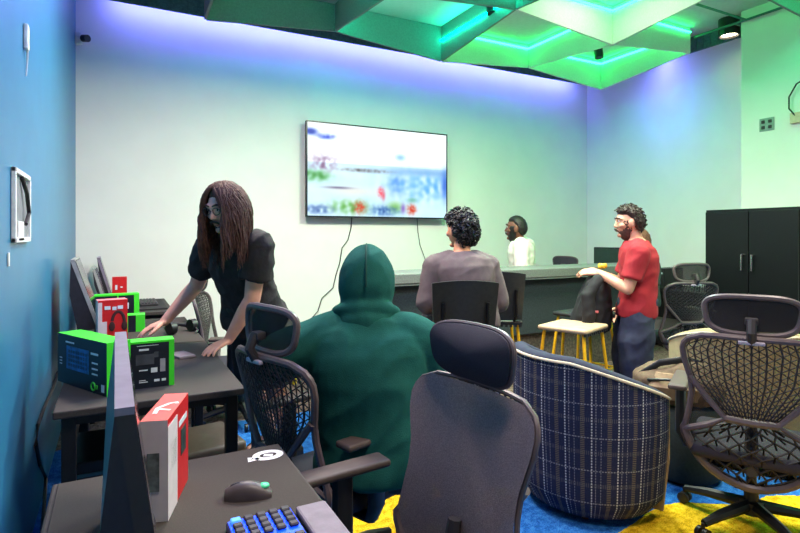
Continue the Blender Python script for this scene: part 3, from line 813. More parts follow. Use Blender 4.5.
for k in range(4): MB().box((0, -.12+k*.08, .045), (.04, .045, .005), bev=.002).build('socket', M_black, r)
# low stool between the desks
r = thing('low_stool', 'low brown seat with slatted side in the gap between the two desks', 'stool', (.36, 2.80, 0), .15)
MB().box((0, 0, .40), (.36, .36, .06), bev=.02, seg=3).build('cushion', mat('brown_vinyl', (84, 68, 58), .55), r, True)
sl = MB()
for k in range(9): sl.box((-.16+k*.04, -.165, .31), (.018, .02, .12))
for k in range(9): sl.box((.165, -.16+k*.04, .31), (.02, .018, .12))
sl.build('slatted_side', mat('brown_slat', (120, 92, 64), .5), r)
for sx in (-1, 1):
    for sy in (-1, 1): MB().box((sx*.15, sy*.15, .185), (.035, .035, .37)).build('leg', M_steel, r)

# ------------------------------------------------------------------ counter
M_ctop = mat('grey_stone_top', (108, 112, 106), .5, var=.25, vs=80)
M_cpan = mat('dark_slate_panel', (46, 54, 56), .7, var=.35, vs=70, bump=.1)
r = thing('bar_counter', 'long grey topped counter with dark front below the television', 'counter', (3.74, 4.4, 0))
cw = 3.5
MB().box((0, 0, 1.035), (cw, .5, .09), bev=.008).build('worktop', M_ctop, r)
MB().box((0, -.22, .982), (cw-.02, .03, .016)).build('edge_highlight', mat('painted_highlight', (170, 182, 172), .35), r)  # pale strip painted as the highlight under the worktop edge
MB().box((0, .0, .70), (cw-.08, .34, .56)).build('front_panel', M_cpan, r)
MB().box((0, .02, .21), (cw-.12, .28, .42)).build('plinth', mat('brown_speckle', (96, 84, 74), .8, var=.5, vs=40), r)
# desk along the right wall, with a dark monitor
r = thing('desk', 'black desk along the right wall behind the far office chair', 'desk', (6.3, 4.65, 0))
MB().box((0, 0, .735), (.7, 1.9, .03), bev=.004).build('tabletop', M_black, r)
for sy in (-1, 1): MB().box((0, sy*.92, .36), (.64, .03, .72)).build('side_panel', M_black, r)
MB().box((.3, 0, .5), (.02, 1.8, .4)).build('back_panel', M_black, r)
r = thing('monitor', 'dark flat monitor standing on the desk at the right wall, partly behind the red shirt', 'monitor', (6.05, 5.18, .7502), radians(20))
MB().box((0, 0, .33), (.03, .56, .34), bev=.008).build('casing', M_black, r)
MB().box((-.016, 0, .33), (.002, .53, .31)).build('screen', mat('grey_green_screen', (44, 58, 54), .3), r)
MB().box((.02, 0, .15), (.03, .05, .26)).build('stand_neck', M_black, r)
MB().box((.02, 0, .007), (.18, .22, .013), bev=.004).build('stand_base', M_black, r)
r = thing('computer_tower', 'black computer tower on the desk at the right wall behind the red shirted person', 'computer', (6.12, 4.42, .7502))
MB().box((0, 0, .13), (.36, .17, .26), bev=.006).build('case', M_black, r)
MB().box((-.1815, 0, .2), (.004, .12, .02)).build('front_light', mat('pale_led', (190, 210, 210), .4), r)

# ------------------------------------------------------------------ bar stools
M_yel = mat('yellow_tube', (224, 168, 22), .4)
M_seat = mat('black_stool_shell', (40, 40, 38), .45, var=.2, vs=40)
def make_stool(back, seat_m, label):
    r = thing('bar_stool', label, 'stool', group='yellow legged bar stools')
    st = MB(); st.box((0, 0, .735), (.40, .38, .035), bev=.016, seg=3); st.build('seat', seat_m, r, True)
    ru = MB()
    for k in range(11): ru.box((-.18+k*.036, -.175, .712), (.02, .02, .02))
    ru.build('seat_ribs', M_seat, r)
    for sx in (-1, 1):
        for sy in (-1, 1):
            MB().tube([(sx*.16, sy*.15, .72), (sx*.225, sy*.215, .013)], .0125, 8, True).build('leg', M_yel, r, True)
    rg = MB(); q = [(sx*.199, sy*.189, .27) for sx, sy in ((-1, -1), (1, -1), (1, 1), (-1, 1))]
    for a, b in zip(q, q[1:]+q[:1]): rg.tube([a, b], .009, 8)
    rg.build('foot_rail', M_yel, r, True)
    if back:
        bk = MB()
        def fb(u, v):
            x = (u*2-1)*(.19+.02*v); return (x, -.20-.07*v+.9*x*x, .76+.36*v+.02*(1-(u*2-1)**2)*v)
        bk.sheet(fb, 16, 10, .022, lambda u, v: (0, -1, 0)); bk.build('backrest', M_seat, r, True)
        MB().tube([(-.13, -.16, .73), (-.14, -.235, .80), (-.14, -.26, 1.0)], .012, 8).build('back_post', M_steel, r, True)
        MB().tube([(.13, -.16, .73), (.14, -.235, .80), (.14, -.26, 1.0)], .012, 8).build('back_post', M_steel, r, True)
    return r
M_wood = mat('pale_wood_seat', (178, 152, 120), .5, var=.15, vs=18)
s1 = make_stool(True, M_seat, 'black backed bar stool under the curly haired person')
s1.location = (2.03, 3.005, 0); s1.rotation_euler.z = yaw_of((.42, .91))
s2 = copy_tree(s1); s2['label'] = 'empty black backed bar stool right of the curly haired person'
s2.location = (2.73, 3.535, 0); s2.rotation_euler.z = yaw_of((.5, .86))
s3 = make_stool(False, M_wood, 'bar stool with pale wooden seat in front of the red shirted person')
s3.location = (3.03, 2.97, 0); s3.rotation_euler.z = .35
s4 = make_stool(False, M_seat, 'dark seated bar stool behind the pale wooden stool')
s4.location = (3.62, 3.42, 0); s4.rotation_euler.z = .2
s5 = copy_tree(s4); s5['label'] = 'bar stool behind the counter under the person in the white shirt'; s5.location = (4.24, 4.96, 0)

# ------------------------------------------------------------------ tub armchairs
M_plaid = plaid_mat()
M_pipe = mat('pale_piping', (196, 182, 158), .7)
def make_tub(label, loc, f, m_out, m_in, m_side, R=.40, hb=.795, ha=.60, span=118):
    r = thing('tub_armchair', label, 'armchair', loc, yaw_of(f), 'tub armchairs')
    A = radians(span); t_ = .085
    def top(a): 
        k = abs(a)/A; k = max(0, (k-.30)/.70); return lerp(hb, ha, k**1.25)
    def ang(u): return -A+2*A*u
    def dirv(a): return V((sin(a), -cos(a), 0))
    def outer(u, v):
        a = ang(u); z = .035+(top(a)-.035)*v; rr = R*(.93+.07*min(1, v*1.5)); rr -= .05*max(0, .12-v)/.12
        return dirv(a)*rr+V((0, 0, z))
    sh = MB()
    sh.sheet(outer, 64, 18, uvfn=lambda u, v: (ang(u)*R, .035+(top(ang(u))-.035)*v))
    sh.build('outer_shell', m_out, r, True)
    ins = MB()
    def inner(u, v):
        a = ang(u); return dirv(a)*(R-t_)+V((0, 0, .2+(top(a)-.2)*v))
    ins.sheet(inner, 64, 10, uvfn=lambda u, v: (ang(u)*R, .1+v*.6))
    # rounded top edge joining both
    def edge(u, v):
        a = ang(u); w_ = pi*v; return dirv(a)*(R-t_/2+t_/2*cos(w_))+V((0, 0, top(a)+.028*sin(w_)))
    ins.sheet(edge, 64, 8, uvfn=lambda u, v: (ang(u)*R, .7+v*.1))
    ins.build('inner_lining', m_in, r, True)
    pp = MB(); pp.tube([dirv(ang(k/64))*(R+.003)+V((0, 0, top(ang(k/64))+.004)) for k in range(65)], .0075, 6); pp.build('piping', M_pipe, r, True)
    for s_ in (-1, 1):
        a = s_*A; ap = MB()
        poly = [(R*.93, .035), (R, .3), (R, top(a)), (R-t_/2, top(a)+.028), (R-t_, top(a)), (R-t_, .035)]
        n = V((cos(a), sin(a), 0))*s_
        ap.prism(poly, lambda u, v, h_: dirv(a)*u+V((0, 0, v))+n*h_, -.004, .012); ap.build('arm_front', m_side, r)
    st = MB()
    def circ(rr, z, fl=.30): return [V((rr*sin(2*pi*k/36), max(-rr, min(fl+0, -rr*cos(2*pi*k/36))), z)) for k in range(36)]
    R_ = [[st.bm.verts.new(q_) for q_ in circ(R-t_-.012-dd, z)] for dd, z in ((.02, .06), (0, .08), (0, .40), (.02, .435), (.06, .45), (.2, .455))]
    st.ring_faces(R_); st.build('seat_cushion', m_in, r, True)
    for k in range(4):
        a = pi/4+k*pi/2
        MB().lathe([(.018, 0), (.026, .06)], 12, (.26*cos(a), .26*sin(a)-.0, 0)).build('foot', mat('dark_wood_foot', (66, 40, 32), .4), r, True)
    return r
make_tub('plaid tub armchair in navy tweed seen from behind in the right foreground', (2.29, 2.13, 0), (.97, -.1), M_plaid, mat('navy_lining', (40, 44, 62), .9), mat('tan_side', (150, 128, 92), .8, var=.15), R=.405)
make_tub('beige tub armchair half hidden behind the right office chair', (3.72, 2.16, 0), (.75, .66), mat('beige_cloth', (160, 144, 108), .9, var=.1), mat('beige_lining', (142, 128, 98), .9), MATS['tan_side'] if 'tan_side' in MATS else mat('tan_side', (150, 128, 92)), R=.42, hb=.80)
# ottoman with backpack
ot = V((2.98, 2.05, 0))
r = thing('round_ottoman', 'dark round ottoman on the carpet under the brown backpack', 'ottoman', ot)
MB().lathe([(.19, .02), (.205, .05), (.205, .40), (.19, .43), (.15, .44)], 32).build('body', mat('dark_teal_cloth', (34, 46, 44), .85, var=.2, vs=60), r, True)
MB().lathe([(.16, 0), (.16, .021)], 24).build('base', M_black, r)
r = thing('backpack', 'brown backpack lying on the dark ottoman by the plaid armchair', 'backpack', (ot.x-.02, ot.y+.02, .4425), radians(-50)); r.scale = (1.05, 1.05, 1.4)
M_bag = mat('brown_canvas', (92, 74, 56), .85, var=.2, vs=40, bump=.2, bs=90)
bg = MB(); bg.loft([((0, 0, .01), (.21, 0, 0), (0, .16, 0)), ((0, 0, .05), (.235, 0, 0), (0, .18, 0)), ((-.01, 0, .10), (.22, 0, 0), (0, .17, 0)), ((-.02, .01, .145), (.16, 0, .02), (0, .12, 0)), ((-.03, .01, .165), (.07, 0, .01), (0, .05, 0))], 28, 2.6)
bg.fuse('body', M_bag, r, .012, 3, wr=.010, wf=14)
MB().loft([((-.02, -.13, .03), (.13, 0, 0), (0, .055, 0)), ((-.02, -.14, .08), (.14, 0, 0), (0, .06, 0)), ((-.02, -.11, .13), (.10, 0, 0), (0, .04, 0))], 20, 2.8).build('front_pocket', mat('brown_canvas_light', (134, 112, 86), .85, var=.15, vs=40), r, True)
MB().tube([(-.2, -.06, .1), (-.1, -.1, .165), (.02, -.06, .18), (.12, .0, .16), (.2, .02, .09)], .014, 8, True, flat=.4).build('strap', M_black, r, True)
MB().tube([(-.16, -.15, .10), (-.06, -.2, .115), (.08, -.19, .115)], .006, 6, True).build('zip', M_black, r, True)

# ------------------------------------------------------------------ people
def ik(a, b, l1, l2, pole):
    a, b = V(a), V(b); d = b-a; L = min(d.length, (l1+l2)*.999); n = d.normalized()
    x = (l1*l1-l2*l2+L*L)/(2*L); h = sqrt(max(0, l1*l1-x*x)); p = V(pole); p = (p-n*p.dot(n)).normalized()
    return a+n*x+p*h
def head_basis(f, up=(0, 0, 1)):
    f = V(f).normalized(); u = V(up); u = (u-f*u.dot(f)).normalized(); r = f.cross(u).normalized()
    return Matrix((r, f, u)).transposed()
def head_pt(x, y, z):
    """unit direction -> skull surface point (x right, y face, z up)"""
    tx = 1.0; ty = 1.0
    if z < 0: tx = 1-.34*(-z)**1.6
    if y > 0: ty = 1-.10*max(0, -z-.2)
    else: ty = 1-.55*max(0, -z-.1)**1.2
    return V((x*.075*tx, y*.096*ty, z*.118))
def add_head(mb, c, B, k=1.0):
    q = bmesh.ops.create_uvsphere(mb.bm, u_segments=32, v_segments=24, radius=1.0)['verts']
    T = lambda p: V(c)+(B @ (V(p)*k))
    for v in q: v.co = T(head_pt(*v.co))
    rot = B
    mb.tube([T((0, .084, .022)), T((0, .099, -.012)), T((0, .103, -.022))], [.009*k, .011*k, .013*k], 10, True)
    for s_ in (-1, 1):
        mb.ell(T((s_*.013, .093, -.028)), (.009*k, .011*k, .008*k), rot)
        mb.ell(T((s_*.077, -.008, -.005)), (.011*k, .021*k, .033*k), rot)
        mb.tube([T((s_*.055, .066, .034)), T((s_*.032, .087, .036)), T((s_*.012, .090, .032))], [.007*k, .010*k, .008*k], 8, True)
        mb.ell(T((s_*.045, .058, -.02)), (.024*k, .024*k, .02*k), rot)
    mb.ell(T((0, .072, -.095)), (.026*k, .019*k, .017*k), rot)
    mb.ell(T((0, .083, -.053)), (.023*k, .011*k, .007*k), rot)
    mb.ell(T((0, .081, -.064)), (.020*k, .011*k, .008*k), rot)
def add_hand(mb, w, d, pn, side, k=1.0, curl=.35, spread=.16):
    """w wrist, d to the fingers, pn out of the palm, side = towards the thumb"""
    w = V(w); d = V(d).normalized(); pn = V(pn); pn = (pn-d*pn.dot(d)).normalized(); l = pn.cross(d).normalized()
    if l.dot(V(side)) < 0: l = -l
    for i, (o, L) in enumerate(((.030, (.042, .026, .020)), (.010, (.047, .029, .021)), (-.010, (.043, .027, .020)), (-.029, (.034, .021, .017)))):
        dd = (d+l*(1.5-i)*spread*.6).normalized()
        b = w+d*(.088-.004*abs(i-1)*1.5)*k+l*o*k
        mb.tube([w+l*o*.62*k+d*.004, b], [.0155*k, .0130*k], 10, True)
        p = b; ang = curl*.5; pts = [b]; 
        for L_ in L:
            p = p+(dd*cos(ang)+pn*sin(ang))*L_*k; pts.append(p); ang += curl
        mb.tube(pts, [.0105*k, .0100*k, .0092*k, .0078*k], 10, True)
    tb = w+d*.026*k+l*.022*k
    t1 = tb+(d*.62+l*.75+pn*.18).normalized()*.046*k; t2 = t1+(d*.86+l*.42+pn*.28).normalized()*.034*k; t3 = t2+(d*.95+l*.2+pn*.35).normalized()*.026*k
    mb.tube([tb, t1, t2, t3], [.016*k, .0130*k, .0115*k, .0092*k], 10, True)
def basis_spine(J):
    ls = (V(J['shR'])-V(J['shL'])).normalized(); lh = (V(J['hipR'])-V(J['hipL'])).normalized()
    return lh, ls
def torso_rings(J, g, tab=None):
    lh, ls = basis_spine(J); P, Nk = V(J['pelvis']), V(J['neck']); up = (Nk-P)
    b = V(J.get('bend', (0, 0, 0)))
    R = []
    for t, a, d_ in (tab or TORSO):
        c = P+up*t+b*(sin(pi*max(0, min(1, t))))
        lat = (lh*(1-max(0, min(1, t)))+ls*max(0, min(1, t))).normalized()
        dep = up.normalized().cross(lat).normalized(); lat = dep.cross(up.normalized()).normalized()*1
        R.append((c, lat*(a+g), dep*(d_+g)))
    return R
TORSO = [(-.16, .12, .085), (-.06, .168, .115), (.12, .170, .118), (.34, .155, .112), (.56, .166, .122), (.76, .178, .122), (.88, .165, .105), (.96, .110, .080), (1.03, .062, .060)]
def human(name, label, loc, J, skin, B=None, tab=None, arm=.047, hk=1.0):
    """J in world coordinates; everything is stored relative to loc"""
    r = thing(name, label, 'person', loc)
    o = V(loc); J = {k: (V(v)-o if k not in ('bend', 'face', 'handR', 'handL', 'palmR', 'palmL', 'headup') else V(v)) for k, v in J.items()}
    Bm = head_basis(J['face'], J.get('headup', (0, 0, 1)))
    mb = MB()
    mb.loft(torso_rings(J, 0, tab))
    add_head(mb, J['head'], Bm, hk)
    hb = V(J['head'])+Bm @ V((0, -.025, -.07))*hk
    mb.tube([J['neck']-V((0, 0, .03)), hb], [.062, .056], 16, True)
    for s_ in 'RL':
        sh, el, wr = J['sh'+s_], J['el'+s_], J['wr'+s_]
        mb.tube([V(J['neck'])*.55+sh*.45, sh], [.058, .066], 14, True)
        mb.tube([sh, sh.lerp(el, .4), el], [.060, arm+.004, arm-.006], 14, True)
        mb.tube([el, el.lerp(wr, .3), wr], [arm-.006, arm-.005, .029], 14, True)
        add_hand(mb, wr, J['hand'+s_], J['palm'+s_], J['thumb'+s_]+o if False else (V((0, 0, 1)) if ('thumb'+s_) not in J else J['thumb'+s_]+o), 1.0, J['curl'+s_].x+o.x if ('curl'+s_) in J else .35)
        hp, kn, an, to = J['hip'+s_], J['kn'+s_], J['an'+s_], J['to'+s_]
        mb.tube([hp, hp.lerp(kn, .4), kn], [.092, .080, .058], 16, True)
        mb.tube([kn, kn.lerp(an, .3), an], [.056, .056, .038], 14, True)
        mb.tube([an, an.lerp(to, .5)-V((0, 0, .01)), to], [.04, .04, .03], 12, True)
    mb.fuse('body', skin, r, .0055, 5, .5)
    return r, J, Bm
def garment_top(r, J, m, sleeve, g=.017, name='shirt', hem=-.12, arm=.047, wr=.006, wf=11, cuff=1.0, tab=None, loose=0.0, seed=0, neck=1.0, voxel=.008):
    mb = MB()
    T = [(hem, .165+loose, .118+loose), (-.02, .172+loose, .120+loose*.8)]+[(t, a+loose*.5, d) for t, a, d in (tab or TORSO) if .1 < t < .97]+[(neck, .075, .070)]
    mb.loft(torso_rings(J, g, T))
    for s_ in 'RL':
        sh, el, wr_ = J['sh'+s_], J['el'+s_], J['wr'+s_]
        mb.tube([V(J['neck'])*.5+sh*.5-V((0, 0, .01)), sh], [.058+g, .064+g], 16, True)
        if sleeve < 1:
            e = sh.lerp(el, sleeve); mb.tube([sh, sh.lerp(e, .5), e], [.062+g, arm+.012+g, arm+.010+g], 16)
        else:
            mb.tube([sh, sh.lerp(el, .5), el], [.062+g, arm+.008+g, arm+g], 16, True)
            e = el.lerp(wr_, sleeve-1); mb.tube([el, el.lerp(e, .5), e], [arm+g, arm-.004+g, .034+g*cuff], 14)
    return mb.fuse(name, m, r, voxel, 6, .5, wr, wf, seed)
def trousers(r, J, m, length=2.0, g=.014, name='trousers', wr=.006, wf=12, leg=0.0, seed=5):
    mb = MB()
    mb.loft(torso_rings(J, g, [(-.17, .12, .09), (-.08, .165, .118), (.06, .172, .122), (.14, .168, .118)]))
    for s_ in 'RL':
        hp, kn, an = J['hip'+s_], J['kn'+s_], J['an'+s_]
        if length <= 1:
            e = hp.lerp(kn, length); mb.tube([hp, hp.lerp(e, .5), e], [.094+g, .086+g+leg, .082+g+leg], 16)
        else:
            mb.tube([hp, hp.lerp(kn, .5), kn], [.094+g, .080+g+leg, .062+g+leg], 16, True)
            e = kn.lerp(an, length-1); mb.tube([kn, kn.lerp(e, .5), e], [.062+g+leg, .058+g+leg, .052+g+leg], 16)
    return mb.fuse(name, m, r, .008, 6, .5, wr, wf, seed)
def shoes(r, J, m):
    for s_ in 'RL':
        an, to = J['an'+s_], J['to'+s_]; d = (to-an); d.z = 0; d.normalize(); l = V((-d.y, d.x, 0)); a0 = V((an.x, an.y, an.z-.08))
        mb = MB(); mb.loft([(a0-d*.07+V((0, 0, .05)), l*.02, V((0, 0, .03))), (a0-d*.06+V((0, 0, .055)), l*.042, V((0, 0, .052))), (a0+V((0, 0, .06)), l*.046, V((0, 0, .058))), (a0+d*.08+V((0, 0, .043)), l*.052, V((0, 0, .041))), (a0+d*.16+V((0, 0, .034)), l*.05, V((0, 0, .032))), (a0+d*.20+V((0, 0, .026)), l*.03, V((0, 0, .022)))], 20, 3)
        mb.build('shoe', m, r, True)
def hair_cap(r, J, Bm, m, k, hairline, thick=.018, fringe=.010, name='hair', extra=None, jit=0.0):
    """shell over the scalp; hairline(dir) > 0 where hair grows"""
    mb = MB(); q = bmesh.ops.create_icosphere(mb.bm, subdivisions=5, radius=1.0)['verts']
    dead = []
    for v in q:
        d = v.co.normalized(); hl = hairline(d)
        t = max(0, min(1, hl/.18)); off = -.006+thick*t**.6
        if jit: off += jit*t*mnoise.noise(d*9)+jit*t*.7*mnoise.noise(d*19)
        p = head_pt(*d); v.co = V(J['head'])+Bm @ ((p+d*off)*k)
        if hl < -.05: dead.append(v)
    bmesh.ops.delete(mb.bm, geom=dead, context='VERTS')
    if extra: extra(mb)
    return mb.build(name, m, r, True)
def hl_short(d):
    # front hairline high, sides above and behind the ears, nape low
    if d.y > .25: return d.z-.52-.25*max(0, d.y-.6)
    if d.y > -.25: return d.z-lerp(.12, .5, (d.y+.25)/.5)+(.0)
    return d.z+.62-(d.y+1)*.0-(.72*max(0, (d.y+.75)))
def face_bits(r, J, Bm, k, brow, lips=(150, 92, 84), glasses=None, beard=None, skin=None):
    T = lambda p: V(J['head'])+Bm @ (V(p)*k)
    for s_ in (-1, 1):
        e = MB(); e.ell(T((s_*.031, .0795, .014)), (.0125*k, .009*k, .0085*k), Bm); eo = e.build('eye', mat('eye_white', (210, 205, 200), .3), r, True)
        MB().ell(T((s_*.031, .0872, .014)), (.0055*k, .003*k, .0055*k), Bm).build('iris', mat('iris_dark', (40, 26, 20), .2), eo, True)
        MB().tube([T((s_*.054, .075, .036)), T((s_*.034, .0945, .042)), T((s_*.014, .0975, .036))], [.0035*k, .0055*k, .004*k], 6, True).build('eyebrow', brow, r, True)
    l = MB(); l.ell(T((0, .0885, -.055)), (.021*k, .007*k, .0045*k), Bm).ell(T((0, .0865, -.0635)), (.017*k, .007*k, .0055*k), Bm)
    l.build('lips', mat('lips_%d_%d_%d' % lips, lips, .5), r, True)
    if beard:
        mb = MB(); q = bmesh.ops.create_icosphere(mb.bm, subdivisions=5, radius=1.0)['verts']; dead = []
        for v in q:
            d = v.co.normalized()
            low = -.42-.25*max(0, d.y-.5); side = lerp(low, .28, max(0, min(1, (abs(d.x)-.62)/.22))) if d.y > -.12 else -2
            h_ = side-d.z if d.y > -.15 else -1
            if d.y > .75 and abs(d.x) < .22 and -.56 < d.z < -.43: h_ = .02
            t = max(0, min(1, h_/.12)); p = head_pt(*d); chin = .028*max(0, -d.z-.45)*(d.y > 0)
            v.co = T(p+d*(-.006+beard[1]*t+chin*2+.003*mnoise.noise(d*30)))
            if h_ < -.03: dead.append(v)
        bmesh.ops.delete(mb.bm, geom=dead, context='VERTS')
        for s_ in (-1, 1): mb.tube([T((0, .105, -.042)), T((s_*.02, .101, -.046)), T((s_*.034, .086, -.064))], [.005*k, .006*k, .004*k], 6, True)
        mb.build('beard', beard[0], r, True)
    if glasses:
        gl = MB()
        for s_ in (-1, 1):
            gl.tube([T((s_*.033+.024*cos(t), .107-.010*abs(cos(t)), .010+.018*sin(t))) for t in [2*pi*q/24 for q in range(24)]], .0022*k, 6, closed=True)
            gl.tube([T((s_*.057, .098, .014)), T((s_*.076, .07, .016)), T((s_*.084, -.01, .012))], .002*k, 6)
        gl.tube([T((-.010, .108, .012)), T((0, .112, .016)), T((.010, .108, .012))], .002*k, 6)
        gl.build('glasses', glasses, r, True)
def curls(J, Bm, k, n, hairf, r0, r1, out, seed):
    rnd = random.Random(seed)
    def f(mb):
        c = 0
        while c < n:
            d = V((rnd.gauss(0, 1), rnd.gauss(0, 1), rnd.gauss(0, 1))).normalized()
            if hairf(d) < .02: continue
            c += 1; p = head_pt(*d); rr = rnd.uniform(r0, r1); t = d.orthogonal().normalized(); b = d.cross(t)
            base = p+d*rnd.uniform(.004, out); a0 = rnd.uniform(0, 6.3)
            pts = [V(J['head'])+Bm @ ((base+(t*cos(a0+q*1.05)+b*sin(a0+q*1.05))*rr+d*(q*.0032))*k) for q in range(7)]
            mb.tube(pts, [.0035*k, .0048*k, .005*k, .005*k, .005*k, .0045*k, .002*k], 5, True)
    return f

SK1 = mat('fair_skin', (214, 158, 138), .55, var=.06, vs=25)
SK2 = mat('light_brown_skin', (192, 134, 104), .55, var=.06, vs=25)
SK3 = mat('brown_skin', (112, 70, 52), .5, var=.06, vs=25)
SK4 = mat('olive_skin', (206, 150, 124), .55, var=.06, vs=25)
HB = mat('dark_brown_hair', (70, 44, 35), .75, var=.45, vs=60)
HBK = mat('black_hair', (24, 20, 18), .55, var=.3, vs=90)
HDB = mat('short_brown_hair', (44, 28, 24), .55, var=.3, vs=90)

# --- standing person with long hair, leaning on the desk
W = lambda *a: V(a)
J = dict(pelvis=W(.755, 3.35, .95), neck=W(.61, 3.20, 1.415), bend=W(-.02, .0, .02), head=W(.535, 3.055, 1.565), face=W(-.80, -.56, -.30),
         shR=W(.50, 3.40, 1.345), shL=W(.71, 3.03, 1.365), wrR=W(.265, 3.575, .893), wrL=W(.575, 3.205, .815),
         hipR=W(.73, 3.45, .93), hipL=W(.79, 3.26, .93), knR=W(.80, 3.52, .50), knL=W(.86, 3.26, .50), anR=W(.93, 3.60, .08), anL=W(.97, 3.28, .08),
         toR=W(.77, 3.53, .035), toL=W(.81, 3.20, .035), handR=W(-.85, -.05, -.30), palmR=W(-.3, 0, -1), handL=W(-.86, -.42, -.24), palmL=W(-.2, -.1, -1))
J['elR'] = ik(J['shR'], J['wrR'], .31, .285, (.3, .5, -.1)); J['elL'] = ik(J['shL'], J['wrL'], .315, .29, (.5, -.4, -.1))
J['thumbR'] = W(0, -1, 0); J['thumbL'] = W(0, 1, 0)
J1 = J
r, J, Bm = human('person', 'long haired person with glasses in a black t-shirt leaning both hands on the desk', (.86, 3.38, 0), J, SK1, arm=.052, hk=1.06)
garment_top(r, J, mat('black_cotton', (36, 33, 34), .9, var=.25, vs=20, bump=.3, bs=45), .62, .018, 't_shirt', loose=.045, arm=.056, wr=.016, wf=11)
trousers(r, J, mat('black_shorts', (30, 30, 32), .7, var=.15, vs=20), .95, .018, 'shorts', leg=.022, wr=.008)
# white swoosh and yellow stripe on the left leg
hL, kL = J['hipL'], J['knL']; side = V((.62, -.80, 0)); fw = V((-.8, -.6, 0))
q = hL.lerp(kL, .62)+side*.122
sw = MB(); sp = [q+fw*u+V((0, 0, v)) for u, v in ((.03, .018), (.012, -.004), (-.004, -.006), (-.03, .010), (-.05, .022))]
sw.tube(sp, [.003, .009, .009, .004, .001], 6, flat=.35); so = sw.build('swoosh_mark', M_white, r, True); so['label'] = 'small white swoosh mark on the shorts'
q0, q1 = hL.lerp(kL, .72)+side*.117-fw*.05, hL.lerp(kL, .97)+side*.110-fw*.045
MB().tube([q0, q0.lerp(q1, .5), q1], [.008, .016, .014], 8, flat=.35).build('yellow_stripe', mat('yellow_cloth', (226, 196, 30), .7), r, True)
shoes(r, J, M_black)
kk = 1.06
def long_hair(mb):
    rnd = random.Random(4)
    T = lambda p: V(J['head'])+Bm @ (V(p)*kk)
    down = V((0, 0, -1))
    for i in range(1700):
        az = rnd.uniform(-2.45, 2.45)        # measured from the back of the head, leaving the face open
        sx, sy = sin(az), -cos(az)
        # every lock starts on the parting line and follows the skull before it falls
        if abs(sx) < .45 and sy < 0: py_ = rnd.uniform(-.75, -.2)
        else: py_ = rnd.uniform(-.5, .50)
        side_ = 1 if sx > 0 else -1
        d0 = V((side_*rnd.uniform(.01, .06), py_, sqrt(1-py_*py_))).normalized()
        dm = V((sx, sy, .02)).normalized(); depth_ = rnd.uniform(.004, .030)
        L = (rnd.uniform(.15, .29)+.05*sin(az*7.0)+.03*sin(az*17.0))*(1.0 if sy < .2 else .92)
        ctrl = []
        for q_ in range(6):
            t_ = q_/5; dd = d0.lerp(dm, t_).normalized(); ctrl.append(T(head_pt(*dd)+dd*(.012+depth_*(.35+.65*t_))))
        P1 = ctrl[-1]; out = (Bm @ V((sx, sy, 0)))
        flare = rnd.uniform(.3, 1.1)
        ph, am = rnd.uniform(0, 6.3), rnd.uniform(.003, .011); sw_ = out.cross(down)
        for q_ in range(1, 8):
            t_ = q_/7
            ctrl.append(P1+down*L*t_+out*(.026*flare*t_**.8-.02*t_*t_)+sw_*(am*sin(ph+t_*7))+out*(am*.6*cos(ph+t_*6)))
        mb.tube(ctrl, [.003, .0042, .0048, .005, .005, .005]+[.005, .0048, .0046, .0042, .0036, .0026, .001], 5)
def hl_long(d):
    if d.y > .35: return d.z-.50-.12*(1-abs(d.x))
    if d.y > 0: return d.z+.1-1.2*d.y*.6
    return d.z+.75
hair_cap(r, J, Bm, HB, kk, hl_long, .014, extra=long_hair, jit=.002)
face_bits(r, J, Bm, kk, HB, glasses=mat('dark_glasses_frame', (40, 36, 40), .3), beard=(HBK, .010))

# --- person in the green hoodie, seen from behind
pf = V((.50, .87, 0)); pr = V((.87, -.50, 0))
sc = V((.90, 1.965, 0))
J = dict(pelvis=W(.90, 1.93, .545), neck=W(.895, 1.985, 1.075), bend=-pf*.035, head=W(.915, 2.03, 1.222), face=W(.42, .90, -.10),
         shR=sc+pr*.195+V((0, 0, .985)), shL=sc-pr*.195+V((0, 0, .99)), hipR=W(.97, 1.85, .535), hipL=W(.87, 2.03, .535),
         knR=W(1.37, 2.06, .52), knL=W(1.28, 2.27, .52), anR=W(1.42, 2.12, .08), anL=W(1.33, 2.32, .08), toR=W(1.58, 2.20, .035), toL=W(1.49, 2.40, .035),
         elR=W(1.155, 1.975, .735), wrR=W(1.16, 2.20, .665), elL=W(.585, 2.13, .93), wrL=W(.62, 2.37, .86),
         handR=W(0, 1, -.1), palmR=W(0, 0, -1), handL=W(.3, .9, -.2), palmL=W(.3, 0, -1), thumbR=W(-1, 0, 0), thumbL=W(1, 0, 0))
r, J, Bm = human('person', 'seated person in a dark green hoodie with the hood up, seen from behind', (.90, 1.96, 0), J, SK2, hk=1.0)
M_hood = mat('dark_green_fleece', (30, 84, 76), .95, var=.12, vs=22, bump=.25, bs=260, spec=.1)
garment_top(r, J, M_hood, 1.93, .040, 'hoodie', hem=-.10, loose=.035, wr=.015, wf=7.5, arm=.056, voxel=.010, neck=1.02)
T = lambda p: V(J['head'])+Bm @ V(p)
hd = MB(); seg = 40; RR = []
